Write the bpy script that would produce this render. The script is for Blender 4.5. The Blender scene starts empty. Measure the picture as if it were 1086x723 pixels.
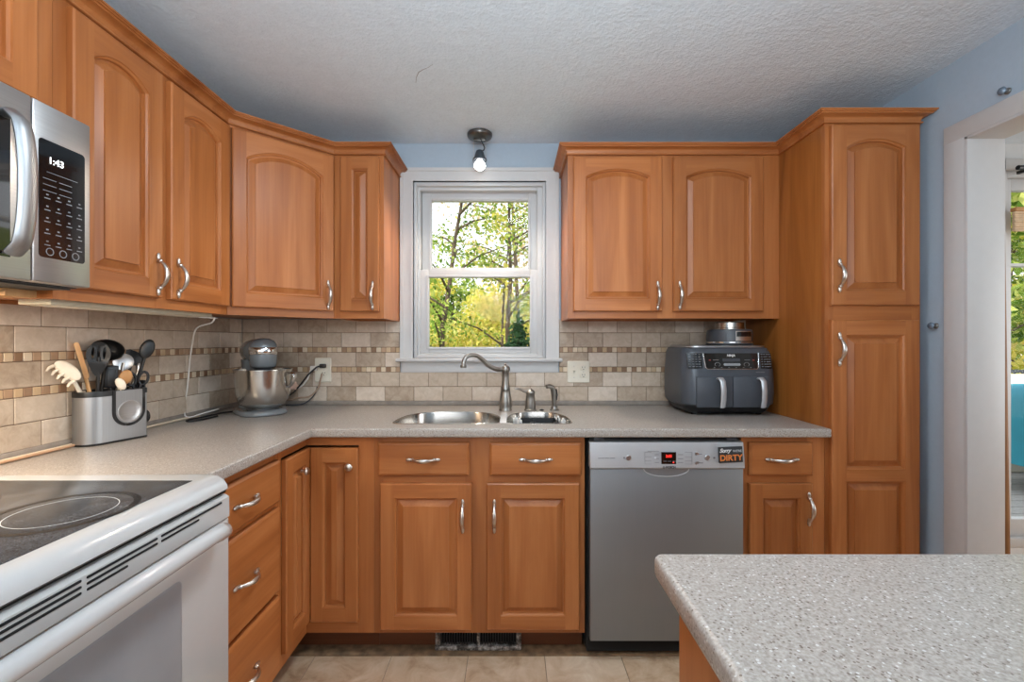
import bpy, bmesh, math, random
import numpy as np
from mathutils import Matrix, Vector, Euler

C = bpy.context.scene.collection
PI = math.pi
R = math.radians
random.seed(7)

# ------------------------------------------------------------------ camera, sky, lights, exposure
EYE_Z = 1.2585
FOC = 482.67
cam_d = bpy.data.cameras.new('camera')
cam = bpy.data.objects.new('camera', cam_d)
C.objects.link(cam)
cam.location = (0, 0, EYE_Z)
cam.rotation_euler = (R(90), 0, 0)
cam_d.sensor_width = 36
cam_d.lens = 16.0
cam_d.clip_start = 0.02
bpy.context.scene.camera = cam

sc = bpy.context.scene
sc.view_settings.view_transform = 'Standard'
sc.view_settings.look = 'None'
sc.view_settings.gamma = 1.0
sc.view_settings.use_curve_mapping = False
sc.view_settings.exposure = 0.07
try:
    sc.cycles.use_denoising = True
    sc.cycles.max_bounces = 10
    sc.cycles.diffuse_bounces = 5
    sc.cycles.glossy_bounces = 5
    sc.cycles.transparent_max_bounces = 16
    sc.cycles.sample_clamp_indirect = 8
    sc.cycles.caustics_reflective = False
    sc.cycles.caustics_refractive = False
except Exception:
    pass

world = bpy.data.worlds.new('sky')
sc.world = world
world.use_nodes = True
wn = world.node_tree
wn.nodes.clear()
wo = wn.nodes.new('ShaderNodeOutputWorld')
wb = wn.nodes.new('ShaderNodeBackground')
wtc = wn.nodes.new('ShaderNodeTexCoord')
wsep = wn.nodes.new('ShaderNodeSeparateXYZ')
wr = wn.nodes.new('ShaderNodeValToRGB')
wr.color_ramp.elements[0].position = 0.0
wr.color_ramp.elements[0].color = (0.93, 0.93, 0.95, 1)
wr.color_ramp.elements[1].position = 0.9
wr.color_ramp.elements[1].color = (0.80, 0.88, 1.0, 1)
wn.links.new(wtc.outputs['Generated'], wsep.inputs[0])
wn.links.new(wsep.outputs['Z'], wr.inputs[0])
wn.links.new(wr.outputs[0], wb.inputs['Color'])
wb.inputs['Strength'].default_value = 1.8
wn.links.new(wb.outputs[0], wo.inputs[0])


def light(name, kind, loc, rot, energy, color=(1, 1, 1), **kw):
    l = bpy.data.lights.new(name, kind)
    l.energy = energy
    l.color = color
    for k, v in kw.items():
        setattr(l, k, v)
    o = bpy.data.objects.new(name, l)
    o.location = loc
    o.rotation_euler = rot
    C.objects.link(o)
    return o


# the sun stands behind the house (behind the camera) and reaches only the garden
light('sun', 'SUN', (0, -5, 8), (R(48), 0, R(-28)), 5.5, (1.0, 0.93, 0.80), angle=R(0.6))
# added overhead fill, unseen just above the view, without a fixture
light('overhead_fill_light', 'AREA', (0.1, 1.12, 2.28), (0, 0, 0), 12, (0.82, 0.92, 1.0), shape='DISK', size=0.3)
# added unseen uplight behind the camera, fill bounced off the ceiling
light('bounce_fill_light', 'AREA', (0.05, -0.20, 1.66), (R(154), 0, 0), 44, (0.78, 0.90, 1.0), shape='DISK', size=1.0)
# added soft fill from behind, set in an invented rear opening
light('rear_fill_light', 'AREA', (0.1, -2.52, 1.35), (R(90), 0, 0), 9, (0.78, 0.90, 1.0), shape='RECTANGLE', size=2.4, size_y=1.9)
# added unseen fill in the dining room, before a wall without windows
light('dining_fill_light', 'AREA', (4.7, 0.6, 1.4), (R(90), 0, R(90)), 60, (0.95, 0.98, 1.0), shape='RECTANGLE', size=2.4, size_y=1.7)


# ------------------------------------------------------------------ mesh helpers
class MB:
    def __init__(s, M=None):
        s.bm = bmesh.new()
        s.mi = 0
        s.M = M or Matrix()

    def add(s, vs, fs):
        bv = [s.bm.verts.new(s.M @ Vector(v)) for v in vs]
        for f in fs:
            try:
                fc = s.bm.faces.new([bv[i] for i in f])
                fc.material_index = s.mi
            except ValueError:
                pass
        return s

    def box(s, x0, x1, y0, y1, z0, z1, b=0.0, seg=2):
        if x0 > x1: x0, x1 = x1, x0
        if y0 > y1: y0, y1 = y1, y0
        if z0 > z1: z0, z1 = z1, z0
        vs = [(x0, y0, z0), (x1, y0, z0), (x1, y1, z0), (x0, y1, z0), (x0, y0, z1), (x1, y0, z1), (x1, y1, z1), (x0, y1, z1)]
        fs = [(0, 3, 2, 1), (4, 5, 6, 7), (0, 1, 5, 4), (1, 2, 6, 5), (2, 3, 7, 6), (3, 0, 4, 7)]
        if b <= 0:
            return s.add(vs, fs)
        t = bmesh.new()
        tv = [t.verts.new(v) for v in vs]
        for f in fs:
            t.faces.new([tv[i] for i in f])
        b = min(b, 0.49 * min(x1 - x0, y1 - y0, z1 - z0))
        bmesh.ops.bevel(t, geom=list(t.edges), offset=b, segments=seg, profile=0.5, affect='EDGES')
        t.verts.index_update()
        s.add([v.co.copy() for v in t.verts], [[v.index for v in f.verts] for f in t.faces])
        t.free()
        return s

    def prism(s, poly, lo, hi, axis='z'):
        """extrude a 2D polygon; axis z: poly is (x,y); y: (x,z); x: (y,z)"""
        def p(a, b, c):
            return {'z': (a, b, c), 'y': (a, c, b), 'x': (c, a, b)}[axis]
        n = len(poly)
        vs = [p(a, b, lo) for a, b in poly] + [p(a, b, hi) for a, b in poly]
        fs = [list(range(n))[::-1], list(range(n, 2 * n))]
        fs += [(i, (i + 1) % n, n + (i + 1) % n, n + i) for i in range(n)]
        return s.add(vs, fs)

    def loft(s, rings, cap0=True, cap1=True, closed=True):
        n = len(rings[0])
        vs = [v for r in rings for v in r]
        fs = []
        for k in range(len(rings) - 1):
            for i in range(n if closed else n - 1):
                j = (i + 1) % n
                fs.append((k * n + i, k * n + j, (k + 1) * n + j, (k + 1) * n + i))
        if cap0: fs.append(list(range(n))[::-1])
        if cap1: fs.append(list(range((len(rings) - 1) * n, len(rings) * n)))
        return s.add(vs, fs)

    def tube(s, pts, r, n=10, squash=None, up=None):
        pts = [Vector(p) for p in pts]
        if not isinstance(r, (list, tuple)):
            r = [r] * len(pts)
        t0 = (pts[1] - pts[0]).normalized()
        u = Vector(up) if up else (Vector((0, 0, 1)) if abs(t0.z) < 0.9 else Vector((1, 0, 0)))
        rings = []
        for i, p in enumerate(pts):
            a = pts[max(i - 1, 0)]
            b = pts[min(i + 1, len(pts) - 1)]
            t = (b - a).normalized()
            u = (u - t * u.dot(t))
            if u.length < 1e-6:
                u = Vector((0, 1, 0)) - t * t.y
            u.normalize()
            w = t.cross(u)
            sq = squash or (1, 1)
            rings.append([p + (u * math.cos(2 * PI * k / n) * sq[0] + w * math.sin(2 * PI * k / n) * sq[1]) * r[i] for k in range(n)])
        return s.loft(rings)

    def lathe(s, prof, c=(0, 0, 0), n=32, axis='z', sx=1.0, sy=1.0, a0=0.0, cap0=True, cap1=True):
        rings = []
        for r, h in prof:
            ring = []
            for k in range(n):
                a = a0 + 2 * PI * k / n
                x, y = r * math.cos(a) * sx, r * math.sin(a) * sy
                v = {'z': (x, y, h), 'y': (x, h, y), 'x': (h, x, y)}[axis]
                ring.append((c[0] + v[0], c[1] + v[1], c[2] + v[2]))
            rings.append(ring)
        return s.loft(rings, cap0, cap1)

    def ball(s, c, rx, ry, rz, n=16, m=10):
        prof = []
        for i in range(m + 1):
            a = -PI / 2 + PI * i / m
            prof.append((max(math.cos(a), 1e-3), math.sin(a)))
        rings = [[(c[0] + r * math.cos(2 * PI * k / n) * rx, c[1] + r * math.sin(2 * PI * k / n) * ry, c[2] + h * rz) for k in range(n)] for r, h in prof]
        return s.loft(rings)

    def build(s, name, mats, parent=None, loc=None, rot=None, smooth=32):
        bmesh.ops.recalc_face_normals(s.bm, faces=list(s.bm.faces))
        me = bpy.data.meshes.new(name)
        s.bm.to_mesh(me)
        s.bm.free()
        if not isinstance(mats, (list, tuple)):
            mats = [mats]
        for m in mats:
            me.materials.append(m)
        if smooth:
            me.shade_smooth()
            me.set_sharp_from_angle(angle=R(smooth))
        o = bpy.data.objects.new(name, me)
        C.objects.link(o)
        if parent is not None: o.parent = parent
        if loc is not None: o.location = loc
        if rot is not None: o.rotation_euler = rot
        return o


def tag(o, label=None, cat=None, group=None, kind=None):
    if label: o['label'] = label
    if cat: o['category'] = cat
    if group: o['group'] = group
    if kind: o['kind'] = kind
    return o


def thing(name, label, cat, loc=(0, 0, 0), rz=0.0, group=None):
    o = bpy.data.objects.new(name, None)
    o.empty_display_size = 0.05
    C.objects.link(o)
    o.location = loc
    o.rotation_euler = (0, 0, rz)
    return tag(o, label, cat, group)


def struct(name, mb, mats, parent=None, smooth=32):
    o = mb.build(name, mats, parent, smooth=smooth)
    if parent is None:
        o['kind'] = 'structure'
    return o


def lettering(name, body, size, mat, parent, loc, rot=(R(90), 0, 0), ext=0.0006, align='CENTER', shear=0.0, bold=0.0, space=1.0):
    cu = bpy.data.curves.new(name, 'FONT')
    cu.body = body
    cu.size = size
    cu.extrude = ext
    cu.offset = bold
    cu.shear = shear
    cu.space_character = space
    cu.align_x = align
    cu.align_y = 'CENTER'
    cu.materials.append(mat)
    t = bpy.data.objects.new(name, cu)
    C.objects.link(t)
    me = bpy.data.meshes.new_from_object(t.evaluated_get(bpy.context.evaluated_depsgraph_get()))
    bpy.data.objects.remove(t)
    bpy.data.curves.remove(cu)
    me.name = name
    o = bpy.data.objects.new(name, me)
    C.objects.link(o)
    o.parent = parent
    o.location = loc
    o.rotation_euler = rot
    return o


def P(px, py, d):
    """the point that lies at depth d on the sight line through a place in the photograph (used to measure positions)"""
    return Vector(((px - 543) * d / FOC, d, EYE_Z - (py - 361.5) * d / FOC))


def rrect(w, h, r, n=6, cx=0.0, cy=0.0):
    """rounded rectangle outline, half sizes w,h"""
    out = []
    for qx, qy, a0 in ((1, 1, 0), (-1, 1, 90), (-1, -1, 180), (1, -1, 270)):
        for i in range(n + 1):
            a = R(a0 + 90 * i / n)
            out.append((cx + qx * (w - r) + r * math.cos(a), cy + qy * (h - r) + r * math.sin(a)))
    return out


def arc_pts(fn, a, b, n):
    return [fn(a + (b - a) * i / n) for i in range(n + 1)]


# ------------------------------------------------------------------ materials
def srgb(r, g, b):
    f = lambda c: (c / 255 / 12.92) if c / 255 <= 0.04045 else ((c / 255 + 0.055) / 1.055) ** 2.4
    return (f(r), f(g), f(b), 1)


def scale_c(c, k):
    return (c[0] * k, c[1] * k, c[2] * k, 1)


def new_mat(name):
    m = bpy.data.materials.new(name)
    m.use_nodes = True
    nt = m.node_tree
    return m, nt, nt.nodes['Principled BSDF']


def N(nt, t, **kw):
    n = nt.nodes.new(t)
    for k, v in kw.items():
        if k in n.inputs:
            n.inputs[k].default_value = v
        else:
            setattr(n, k, v)
    return n


def ramp(nt, stops, src, interp='LINEAR'):
    r = nt.nodes.new('ShaderNodeValToRGB')
    r.color_ramp.interpolation = interp
    el = r.color_ramp.elements
    while len(el) > 1: el.remove(el[-1])
    el[0].position, el[0].color = stops[0]
    for p, c in stops[1:]:
        e = el.new(p)
        e.color = c
    nt.links.new(src, r.inputs[0])
    return r


def simple(name, col, rough=0.5, metal=0.0, var=0.06, nscale=30, bump=0.0, coat=0.0, emit=None, emit_s=0.0, spec=None):
    m, nt, b = new_mat(name)
    tc = N(nt, 'ShaderNodeTexCoord')
    no = N(nt, 'ShaderNodeTexNoise', Scale=nscale, Detail=4.0)
    nt.links.new(tc.outputs['Object'], no.inputs['Vector'])
    r = ramp(nt, [(0.3, scale_c(col, 1 - var)), (0.7, scale_c(col, 1 + var))], no.outputs['Fac'])
    nt.links.new(r.outputs[0], b.inputs['Base Color'])
    b.inputs['Roughness'].default_value = rough
    b.inputs['Metallic'].default_value = metal
    if spec is not None: b.inputs['Specular IOR Level'].default_value = spec
    if coat: b.inputs['Coat Weight'].default_value = coat
    if bump:
        bp = N(nt, 'ShaderNodeBump', Strength=bump, Distance=0.003)
        nt.links.new(no.outputs['Fac'], bp.inputs['Height'])
        nt.links.new(bp.outputs[0], b.inputs['Normal'])
    if emit:
        b.inputs['Emission Color'].default_value = emit
        b.inputs['Emission Strength'].default_value = emit_s
    return m


def wood(name, cols, grain='z', rough=0.36, amount=1.0, rnd=0.10):
    m, nt, b = new_mat(name)
    tc = N(nt, 'ShaderNodeTexCoord')
    oi = N(nt, 'ShaderNodeObjectInfo')
    mul = N(nt, 'ShaderNodeVectorMath', operation='SCALE')
    comb = N(nt, 'ShaderNodeCombineXYZ')
    nt.links.new(oi.outputs['Random'], comb.inputs[0])
    nt.links.new(oi.outputs['Random'], comb.inputs[1])
    nt.links.new(oi.outputs['Random'], comb.inputs[2])
    nt.links.new(comb.outputs[0], mul.inputs[0])
    mul.inputs['Scale'].default_value = 37.0
    ad = N(nt, 'ShaderNodeVectorMath', operation='ADD')
    nt.links.new(tc.outputs['Object'], ad.inputs[0])
    nt.links.new(mul.outputs[0], ad.inputs[1])
    mp = N(nt, 'ShaderNodeMapping')
    sc_ = {'z': (9, 9, 0.9), 'x': (0.9, 9, 9), 'y': (9, 0.9, 9)}[grain]
    mp.inputs['Scale'].default_value = sc_
    nt.links.new(ad.outputs[0], mp.inputs['Vector'])
    n1 = N(nt, 'ShaderNodeTexNoise', Scale=0.9, Detail=5.0, Roughness=0.5, Distortion=1.2)
    nt.links.new(mp.outputs[0], n1.inputs['Vector'])
    mp2 = N(nt, 'ShaderNodeMapping')
    mp2.inputs['Scale'].default_value = tuple(v * (14 if v > 2 else 3.5) for v in sc_)
    nt.links.new(ad.outputs[0], mp2.inputs['Vector'])
    n2 = N(nt, 'ShaderNodeTexNoise', Scale=1.0, Detail=3.0)
    nt.links.new(mp2.outputs[0], n2.inputs['Vector'])
    mx = N(nt, 'ShaderNodeMix', data_type='FLOAT')
    mx.inputs['Factor'].default_value = 0.2
    nt.links.new(n1.outputs['Fac'], mx.inputs['A'])
    nt.links.new(n2.outputs['Fac'], mx.inputs['B'])
    r = ramp(nt, [(0.30, cols[0]), (0.50, cols[1]), (0.72, cols[2])], mx.outputs['Result'])
    hs = N(nt, 'ShaderNodeHueSaturation')
    mr = N(nt, 'ShaderNodeMapRange')
    mr.inputs['To Min'].default_value = 1 - rnd
    mr.inputs['To Max'].default_value = 1 + rnd
    nt.links.new(oi.outputs['Random'], mr.inputs['Value'])
    nt.links.new(mr.outputs[0], hs.inputs['Value'])
    nt.links.new(r.outputs[0], hs.inputs['Color'])
    nt.links.new(hs.outputs[0], b.inputs['Base Color'])
    b.inputs['Roughness'].default_value = rough
    b.inputs['Specular IOR Level'].default_value = 0.4
    bp = N(nt, 'ShaderNodeBump', Strength=0.05, Distance=0.002)
    nt.links.new(n2.outputs['Fac'], bp.inputs['Height'])
    nt.links.new(bp.outputs[0], b.inputs['Normal'])
    return m


W_COLS = (srgb(142, 80, 38), srgb(167, 101, 53), srgb(186, 120, 70))
WZ = wood('maple_upright_grain', W_COLS, 'z')
WX = wood('maple_level_grain', W_COLS, 'x')
WY = wood('maple_deep_grain', W_COLS, 'y')
WVEN = wood('veneer_side_panel', (srgb(128, 72, 26), srgb(158, 94, 40), srgb(180, 114, 56)), 'z', rough=0.33, rnd=0.05)
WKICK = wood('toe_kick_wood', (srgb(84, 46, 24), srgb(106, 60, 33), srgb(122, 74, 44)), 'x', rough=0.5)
WPALE = wood('pale_wood', (srgb(178, 128, 78), srgb(204, 156, 104), srgb(222, 180, 132)), 'z', rough=0.5)
WDARK = wood('oak_trim', (srgb(104, 66, 34), srgb(134, 90, 50), srgb(158, 112, 68)), 'z', rough=0.45)


def laminate(name):
    m, nt, b = new_mat(name)
    tc = N(nt, 'ShaderNodeTexCoord')
    n1 = N(nt, 'ShaderNodeTexNoise', Scale=230.0, Detail=2.0, Roughness=0.6)
    n2 = N(nt, 'ShaderNodeTexVoronoi', Scale=270.0)
    n3 = N(nt, 'ShaderNodeTexVoronoi', Scale=210.0)
    n4 = N(nt, 'ShaderNodeTexNoise', Scale=9.0, Detail=3.0)
    for n in (n1, n2, n3, n4):
        nt.links.new(tc.outputs['Object'], n.inputs['Vector'])
    base = ramp(nt, [(0.25, srgb(134, 124, 115)), (0.5, srgb(164, 155, 146)), (0.78, srgb(188, 181, 174))], n1.outputs['Fac'])
    # per-cell random speckles, dark and light
    sp = N(nt, 'ShaderNodeSeparateColor')
    nt.links.new(n2.outputs['Color'], sp.inputs[0])
    dk = N(nt, 'ShaderNodeMath', operation='GREATER_THAN')
    dk.inputs[1].default_value = 0.86
    nt.links.new(sp.outputs[0], dk.inputs[0])
    near = N(nt, 'ShaderNodeMath', operation='LESS_THAN')
    near.inputs[1].default_value = 0.42
    nt.links.new(n2.outputs['Distance'], near.inputs[0])
    dm = N(nt, 'ShaderNodeMath', operation='MULTIPLY')
    nt.links.new(dk.outputs[0], dm.inputs[0])
    nt.links.new(near.outputs[0], dm.inputs[1])
    mx = N(nt, 'ShaderNodeMix', data_type='RGBA')
    mx.inputs['B'].default_value = srgb(112, 98, 86)
    nt.links.new(dm.outputs[0], mx.inputs['Factor'])
    nt.links.new(base.outputs[0], mx.inputs['A'])
    sp3 = N(nt, 'ShaderNodeSeparateColor')
    nt.links.new(n3.outputs['Color'], sp3.inputs[0])
    wk = N(nt, 'ShaderNodeMath', operation='GREATER_THAN')
    wk.inputs[1].default_value = 0.88
    nt.links.new(sp3.outputs[1], wk.inputs[0])
    near3 = N(nt, 'ShaderNodeMath', operation='LESS_THAN')
    near3.inputs[1].default_value = 0.36
    nt.links.new(n3.outputs['Distance'], near3.inputs[0])
    wm = N(nt, 'ShaderNodeMath', operation='MULTIPLY')
    nt.links.new(wk.outputs[0], wm.inputs[0])
    nt.links.new(near3.outputs[0], wm.inputs[1])
    mx2 = N(nt, 'ShaderNodeMix', data_type='RGBA')
    mx2.inputs['B'].default_value = srgb(202, 200, 196)
    nt.links.new(wm.outputs[0], mx2.inputs['Factor'])
    nt.links.new(mx.outputs['Result'], mx2.inputs['A'])
    nt.links.new(mx2.outputs['Result'], b.inputs['Base Color'])
    b.inputs['Roughness'].default_value = 0.3
    b.inputs['Specular IOR Level'].default_value = 0.45
    return m


LAM = laminate('speckled_laminate')


def island_tile(name, cols, nscale=30.0, rough=0.5, nmix=0.6, speck=True):
    m, nt, b = new_mat(name)
    tc = N(nt, 'ShaderNodeTexCoord')
    ge = N(nt, 'ShaderNodeNewGeometry')
    n1 = N(nt, 'ShaderNodeTexNoise', Scale=nscale, Detail=6.0, Roughness=0.65, Distortion=0.6)
    nt.links.new(tc.outputs['Object'], n1.inputs['Vector'])
    mx = N(nt, 'ShaderNodeMix', data_type='FLOAT')
    mx.inputs['Factor'].default_value = nmix
    nt.links.new(ge.outputs['Random Per Island'], mx.inputs['A'])
    nt.links.new(n1.outputs['Fac'], mx.inputs['B'])
    k = len(cols)
    r = ramp(nt, [(0.24 + 0.52 * i / max(k - 1, 1), c) for i, c in enumerate(cols)], mx.outputs['Result'])
    nt.links.new(r.outputs[0], b.inputs['Base Color'])
    b.inputs['Roughness'].default_value = rough
    bp = N(nt, 'ShaderNodeBump', Strength=0.12, Distance=0.003)
    nt.links.new(n1.outputs['Fac'], bp.inputs['Height'])
    nt.links.new(bp.outputs[0], b.inputs['Normal'])
    return m


TILE = island_tile('tumbled_travertine', (srgb(160, 139, 118), srgb(184, 165, 144), srgb(199, 181, 161), srgb(216, 200, 183)))
MOS_D = island_tile('mosaic_brown', (srgb(138, 106, 80), srgb(160, 128, 100), srgb(182, 150, 120)), rough=0.4, nmix=0.3)
MOS_L = island_tile('mosaic_cream', (srgb(190, 160, 124), srgb(206, 184, 154), srgb(222, 204, 178)), rough=0.4, nmix=0.3)
GROUT = simple('grout', srgb(128, 108, 90), 0.9, var=0.1, nscale=60)
FLOORT = island_tile('floor_stone', (srgb(150, 112, 82), srgb(196, 164, 132), srgb(216, 190, 162), srgb(232, 214, 192)), nscale=9.0, rough=0.35, nmix=0.8)
FGROUT = simple('floor_grout', srgb(150, 128, 106), 0.9)
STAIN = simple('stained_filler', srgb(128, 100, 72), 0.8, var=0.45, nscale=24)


def plaster():
    m, nt, b = new_mat('textured_ceiling_paint')
    tc = N(nt, 'ShaderNodeTexCoord')
    n1 = N(nt, 'ShaderNodeTexNoise', Scale=75.0, Detail=4.0, Roughness=0.6)
    n2 = N(nt, 'ShaderNodeTexNoise', Scale=22.0, Detail=3.0)
    for n in (n1, n2):
        nt.links.new(tc.outputs['Object'], n.inputs['Vector'])
    mx = N(nt, 'ShaderNodeMix', data_type='FLOAT')
    mx.inputs['Factor'].default_value = 0.4
    nt.links.new(n1.outputs['Fac'], mx.inputs['A'])
    nt.links.new(n2.outputs['Fac'], mx.inputs['B'])
    r = ramp(nt, [(0.3, srgb(208, 218, 226)), (0.7, srgb(220, 230, 238))], mx.outputs['Result'])
    nt.links.new(r.outputs[0], b.inputs['Base Color'])
    b.inputs['Roughness'].default_value = 0.85
    bp = N(nt, 'ShaderNodeBump', Strength=0.55, Distance=0.012)
    nt.links.new(mx.outputs['Result'], bp.inputs['Height'])
    nt.links.new(bp.outputs[0], b.inputs['Normal'])
    return m


CEIL = plaster()
BLUE = simple('blue_wall_paint', srgb(168, 181, 193), 0.7, var=0.02, nscale=60, bump=0.04)
DWALL = simple('pale_grey_wall_paint', srgb(205, 205, 204), 0.8, var=0.02)
WHITE = simple('white_trim_paint', srgb(197, 195, 193), 0.45, var=0.015)
VINYL = simple('white_window_vinyl', srgb(196, 195, 194), 0.4, var=0.015)
ENAMEL = simple('white_range_enamel', srgb(188, 187, 185), 0.22, var=0.01, coat=0.3)
IVORY = simple('ivory_plastic', srgb(224, 216, 198), 0.4, var=0.02)
CREAM = simple('cream_cord_plastic', srgb(214, 196, 170), 0.5)
WCORD = simple('white_cord_plastic', srgb(226, 220, 212), 0.5)


def steel(name, col, rough=0.3, axis='z', var=0.10):
    m, nt, b = new_mat(name)
    tc = N(nt, 'ShaderNodeTexCoord')
    mp = N(nt, 'ShaderNodeMapping')
    mp.inputs['Scale'].default_value = {'z': (160, 160, 2), 'x': (2, 160, 160), 'y': (160, 2, 160)}[axis]
    nt.links.new(tc.outputs['Object'], mp.inputs['Vector'])
    n1 = N(nt, 'ShaderNodeTexNoise', Scale=2.0, Detail=3.0)
    nt.links.new(mp.outputs[0], n1.inputs['Vector'])
    n2 = N(nt, 'ShaderNodeTexNoise', Scale=5.0, Detail=2.0)
    nt.links.new(tc.outputs['Object'], n2.inputs['Vector'])
    mx = N(nt, 'ShaderNodeMix', data_type='FLOAT')
    mx.inputs['Factor'].default_value = 0.5
    nt.links.new(n1.outputs['Fac'], mx.inputs['A'])
    nt.links.new(n2.outputs['Fac'], mx.inputs['B'])
    r = ramp(nt, [(0.3, scale_c(col, 1 - var)), (0.7, scale_c(col, 1 + var))], mx.outputs['Result'])
    nt.links.new(r.outputs[0], b.inputs['Base Color'])
    b.inputs['Metallic'].default_value = 1.0
    rr = N(nt, 'ShaderNodeMapRange')
    rr.inputs['To Min'].default_value = rough - 0.06
    rr.inputs['To Max'].default_value = rough + 0.06
    nt.links.new(n1.outputs['Fac'], rr.inputs['Value'])
    nt.links.new(rr.outputs[0], b.inputs['Roughness'])
    return m


SS = steel('brushed_stainless', srgb(170, 171, 172), 0.42, 'z')
SSDOOR = steel('dull_brushed_stainless', srgb(138, 140, 142), 0.48, 'z', var=0.05)
SSDOOR.node_tree.nodes['Principled BSDF'].inputs['Metallic'].default_value = 0.7
SSX = steel('brushed_stainless_level', srgb(196, 196, 196), 0.34, 'x')
SSPANEL = steel('pale_brushed_panel', srgb(190, 191, 192), 0.45, 'x', var=0.04)
SSPANEL.node_tree.nodes['Principled BSDF'].inputs['Metallic'].default_value = 0.6
SSBOWL = steel('polished_stainless', srgb(190, 186, 180), 0.2, 'x', var=0.05)
NICKEL = simple('satin_nickel', srgb(206, 198, 190), 0.32, 1.0, var=0.05)
PEWTER = simple('antique_nickel', srgb(150, 146, 140), 0.34, 1.0, var=0.12, nscale=40)
CHROME = simple('chrome', srgb(225, 225, 225), 0.1, 1.0, var=0.02)
BLACK = simple('black_plastic', srgb(22, 22, 23), 0.4, var=0.15)
BLACKG = simple('gloss_black_glass', srgb(14, 14, 15), 0.08, var=0.1, coat=0.5)
DGREY = simple('dark_grey_plastic', srgb(64, 66, 70), 0.38, var=0.06)
FRYER = simple('charcoal_fryer_shell', srgb(72, 76, 82), 0.34, var=0.05)
SATIN = simple('satin_aluminium', srgb(206, 208, 210), 0.42, 0.55, var=0.03)
SLATE = simple('slate_grey_enamel', srgb(112, 117, 120), 0.25, var=0.03, coat=0.4)
VOID = simple('dark_gap', srgb(12, 12, 12), 0.9)
BRONZE = simple('brushed_dark_nickel', srgb(112, 108, 104), 0.35, 1.0, var=0.08)
RED = simple('red_digits', srgb(220, 40, 30), 0.5, emit=srgb(255, 50, 40), emit_s=1.2)
WDIG = simple('white_digits', srgb(235, 235, 235), 0.5, emit=(1, 1, 1, 1), emit_s=1.1)
INKG = simple('grey_print', srgb(120, 120, 122), 0.6)
INKD = simple('dark_print', srgb(52, 52, 54), 0.6)
INKW = simple('white_print', srgb(226, 226, 226), 0.6)
ORANGE = simple('orange_print', srgb(222, 128, 60), 0.6)
SLATEBOARD = simple('black_painted_sign', srgb(40, 42, 44), 0.6)
BULB = simple('lit_bulb', (1, 1, 1, 1), 0.3, emit=(1.0, 0.93, 0.84, 1), emit_s=6.0)
BULB.node_tree.nodes['Principled BSDF'].inputs['Emission Color'].default_value = (1.0, 0.95, 0.9, 1)
BONE = simple('cream_nylon', srgb(228, 216, 196), 0.45)
CARDB = simple('light_strip_cover', srgb(190, 182, 160), 0.5, var=0.08)
DARKBOTTOM = simple('microwave_underside', srgb(52, 52, 52), 0.5)
HOBBASE = srgb(40, 41, 43)


def hob():
    m, nt, b = new_mat('speckled_hob_glass')
    tc = N(nt, 'ShaderNodeTexCoord')
    n1 = N(nt, 'ShaderNodeTexNoise', Scale=600.0, Detail=1.0)
    n2 = N(nt, 'ShaderNodeTexNoise', Scale=14.0, Detail=5.0)
    for n in (n1, n2):
        nt.links.new(tc.outputs['Object'], n.inputs['Vector'])
    mx = N(nt, 'ShaderNodeMix', data_type='FLOAT')
    mx.inputs['Factor'].default_value = 0.35
    nt.links.new(n1.outputs['Fac'], mx.inputs['A'])
    nt.links.new(n2.outputs['Fac'], mx.inputs['B'])
    r = ramp(nt, [(0.35, srgb(38, 39, 41)), (0.58, srgb(78, 79, 81)), (0.72, srgb(132, 132, 133))], mx.outputs['Result'])
    nt.links.new(r.outputs[0], b.inputs['Base Color'])
    b.inputs['Roughness'].default_value = 0.22
    return m


HOB = hob()


def pane_mat(name, tint=(1, 1, 1, 1), refl=0.06):
    m = bpy.data.materials.new(name)
    m.use_nodes = True
    nt = m.node_tree
    nt.nodes.clear()
    out = N(nt, 'ShaderNodeOutputMaterial')
    tr = N(nt, 'ShaderNodeBsdfTransparent')
    tr.inputs[0].default_value = tint
    gl = N(nt, 'ShaderNodeBsdfGlossy', Roughness=0.02)
    mx = N(nt, 'ShaderNodeMixShader')
    mx.inputs[0].default_value = refl
    nt.links.new(tr.outputs[0], mx.inputs[1])
    nt.links.new(gl.outputs[0], mx.inputs[2])
    nt.links.new(mx.outputs[0], out.inputs[0])
    return m


PANE = pane_mat('window_glass', (0.97, 0.98, 0.98, 1), 0.003)
SCREEN = pane_mat('clear_lamp_glass', (0.93, 0.94, 0.95, 1), 0.15)


def leaf_mat(name, cols, trans=0.5):
    m = bpy.data.materials.new(name)
    m.use_nodes = True
    nt = m.node_tree
    nt.nodes.clear()
    out = N(nt, 'ShaderNodeOutputMaterial')
    ge = N(nt, 'ShaderNodeNewGeometry')
    r = ramp(nt, [(i / (len(cols) - 1), c) for i, c in enumerate(cols)], ge.outputs['Random Per Island'])
    d = N(nt, 'ShaderNodeBsdfDiffuse')
    t = N(nt, 'ShaderNodeBsdfTranslucent')
    mx = N(nt, 'ShaderNodeMixShader')
    mx.inputs[0].default_value = trans
    nt.links.new(r.outputs[0], d.inputs[0])
    nt.links.new(r.outputs[0], t.inputs[0])
    nt.links.new(d.outputs[0], mx.inputs[1])
    nt.links.new(t.outputs[0], mx.inputs[2])
    nt.links.new(mx.outputs[0], out.inputs[0])
    return m


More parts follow.
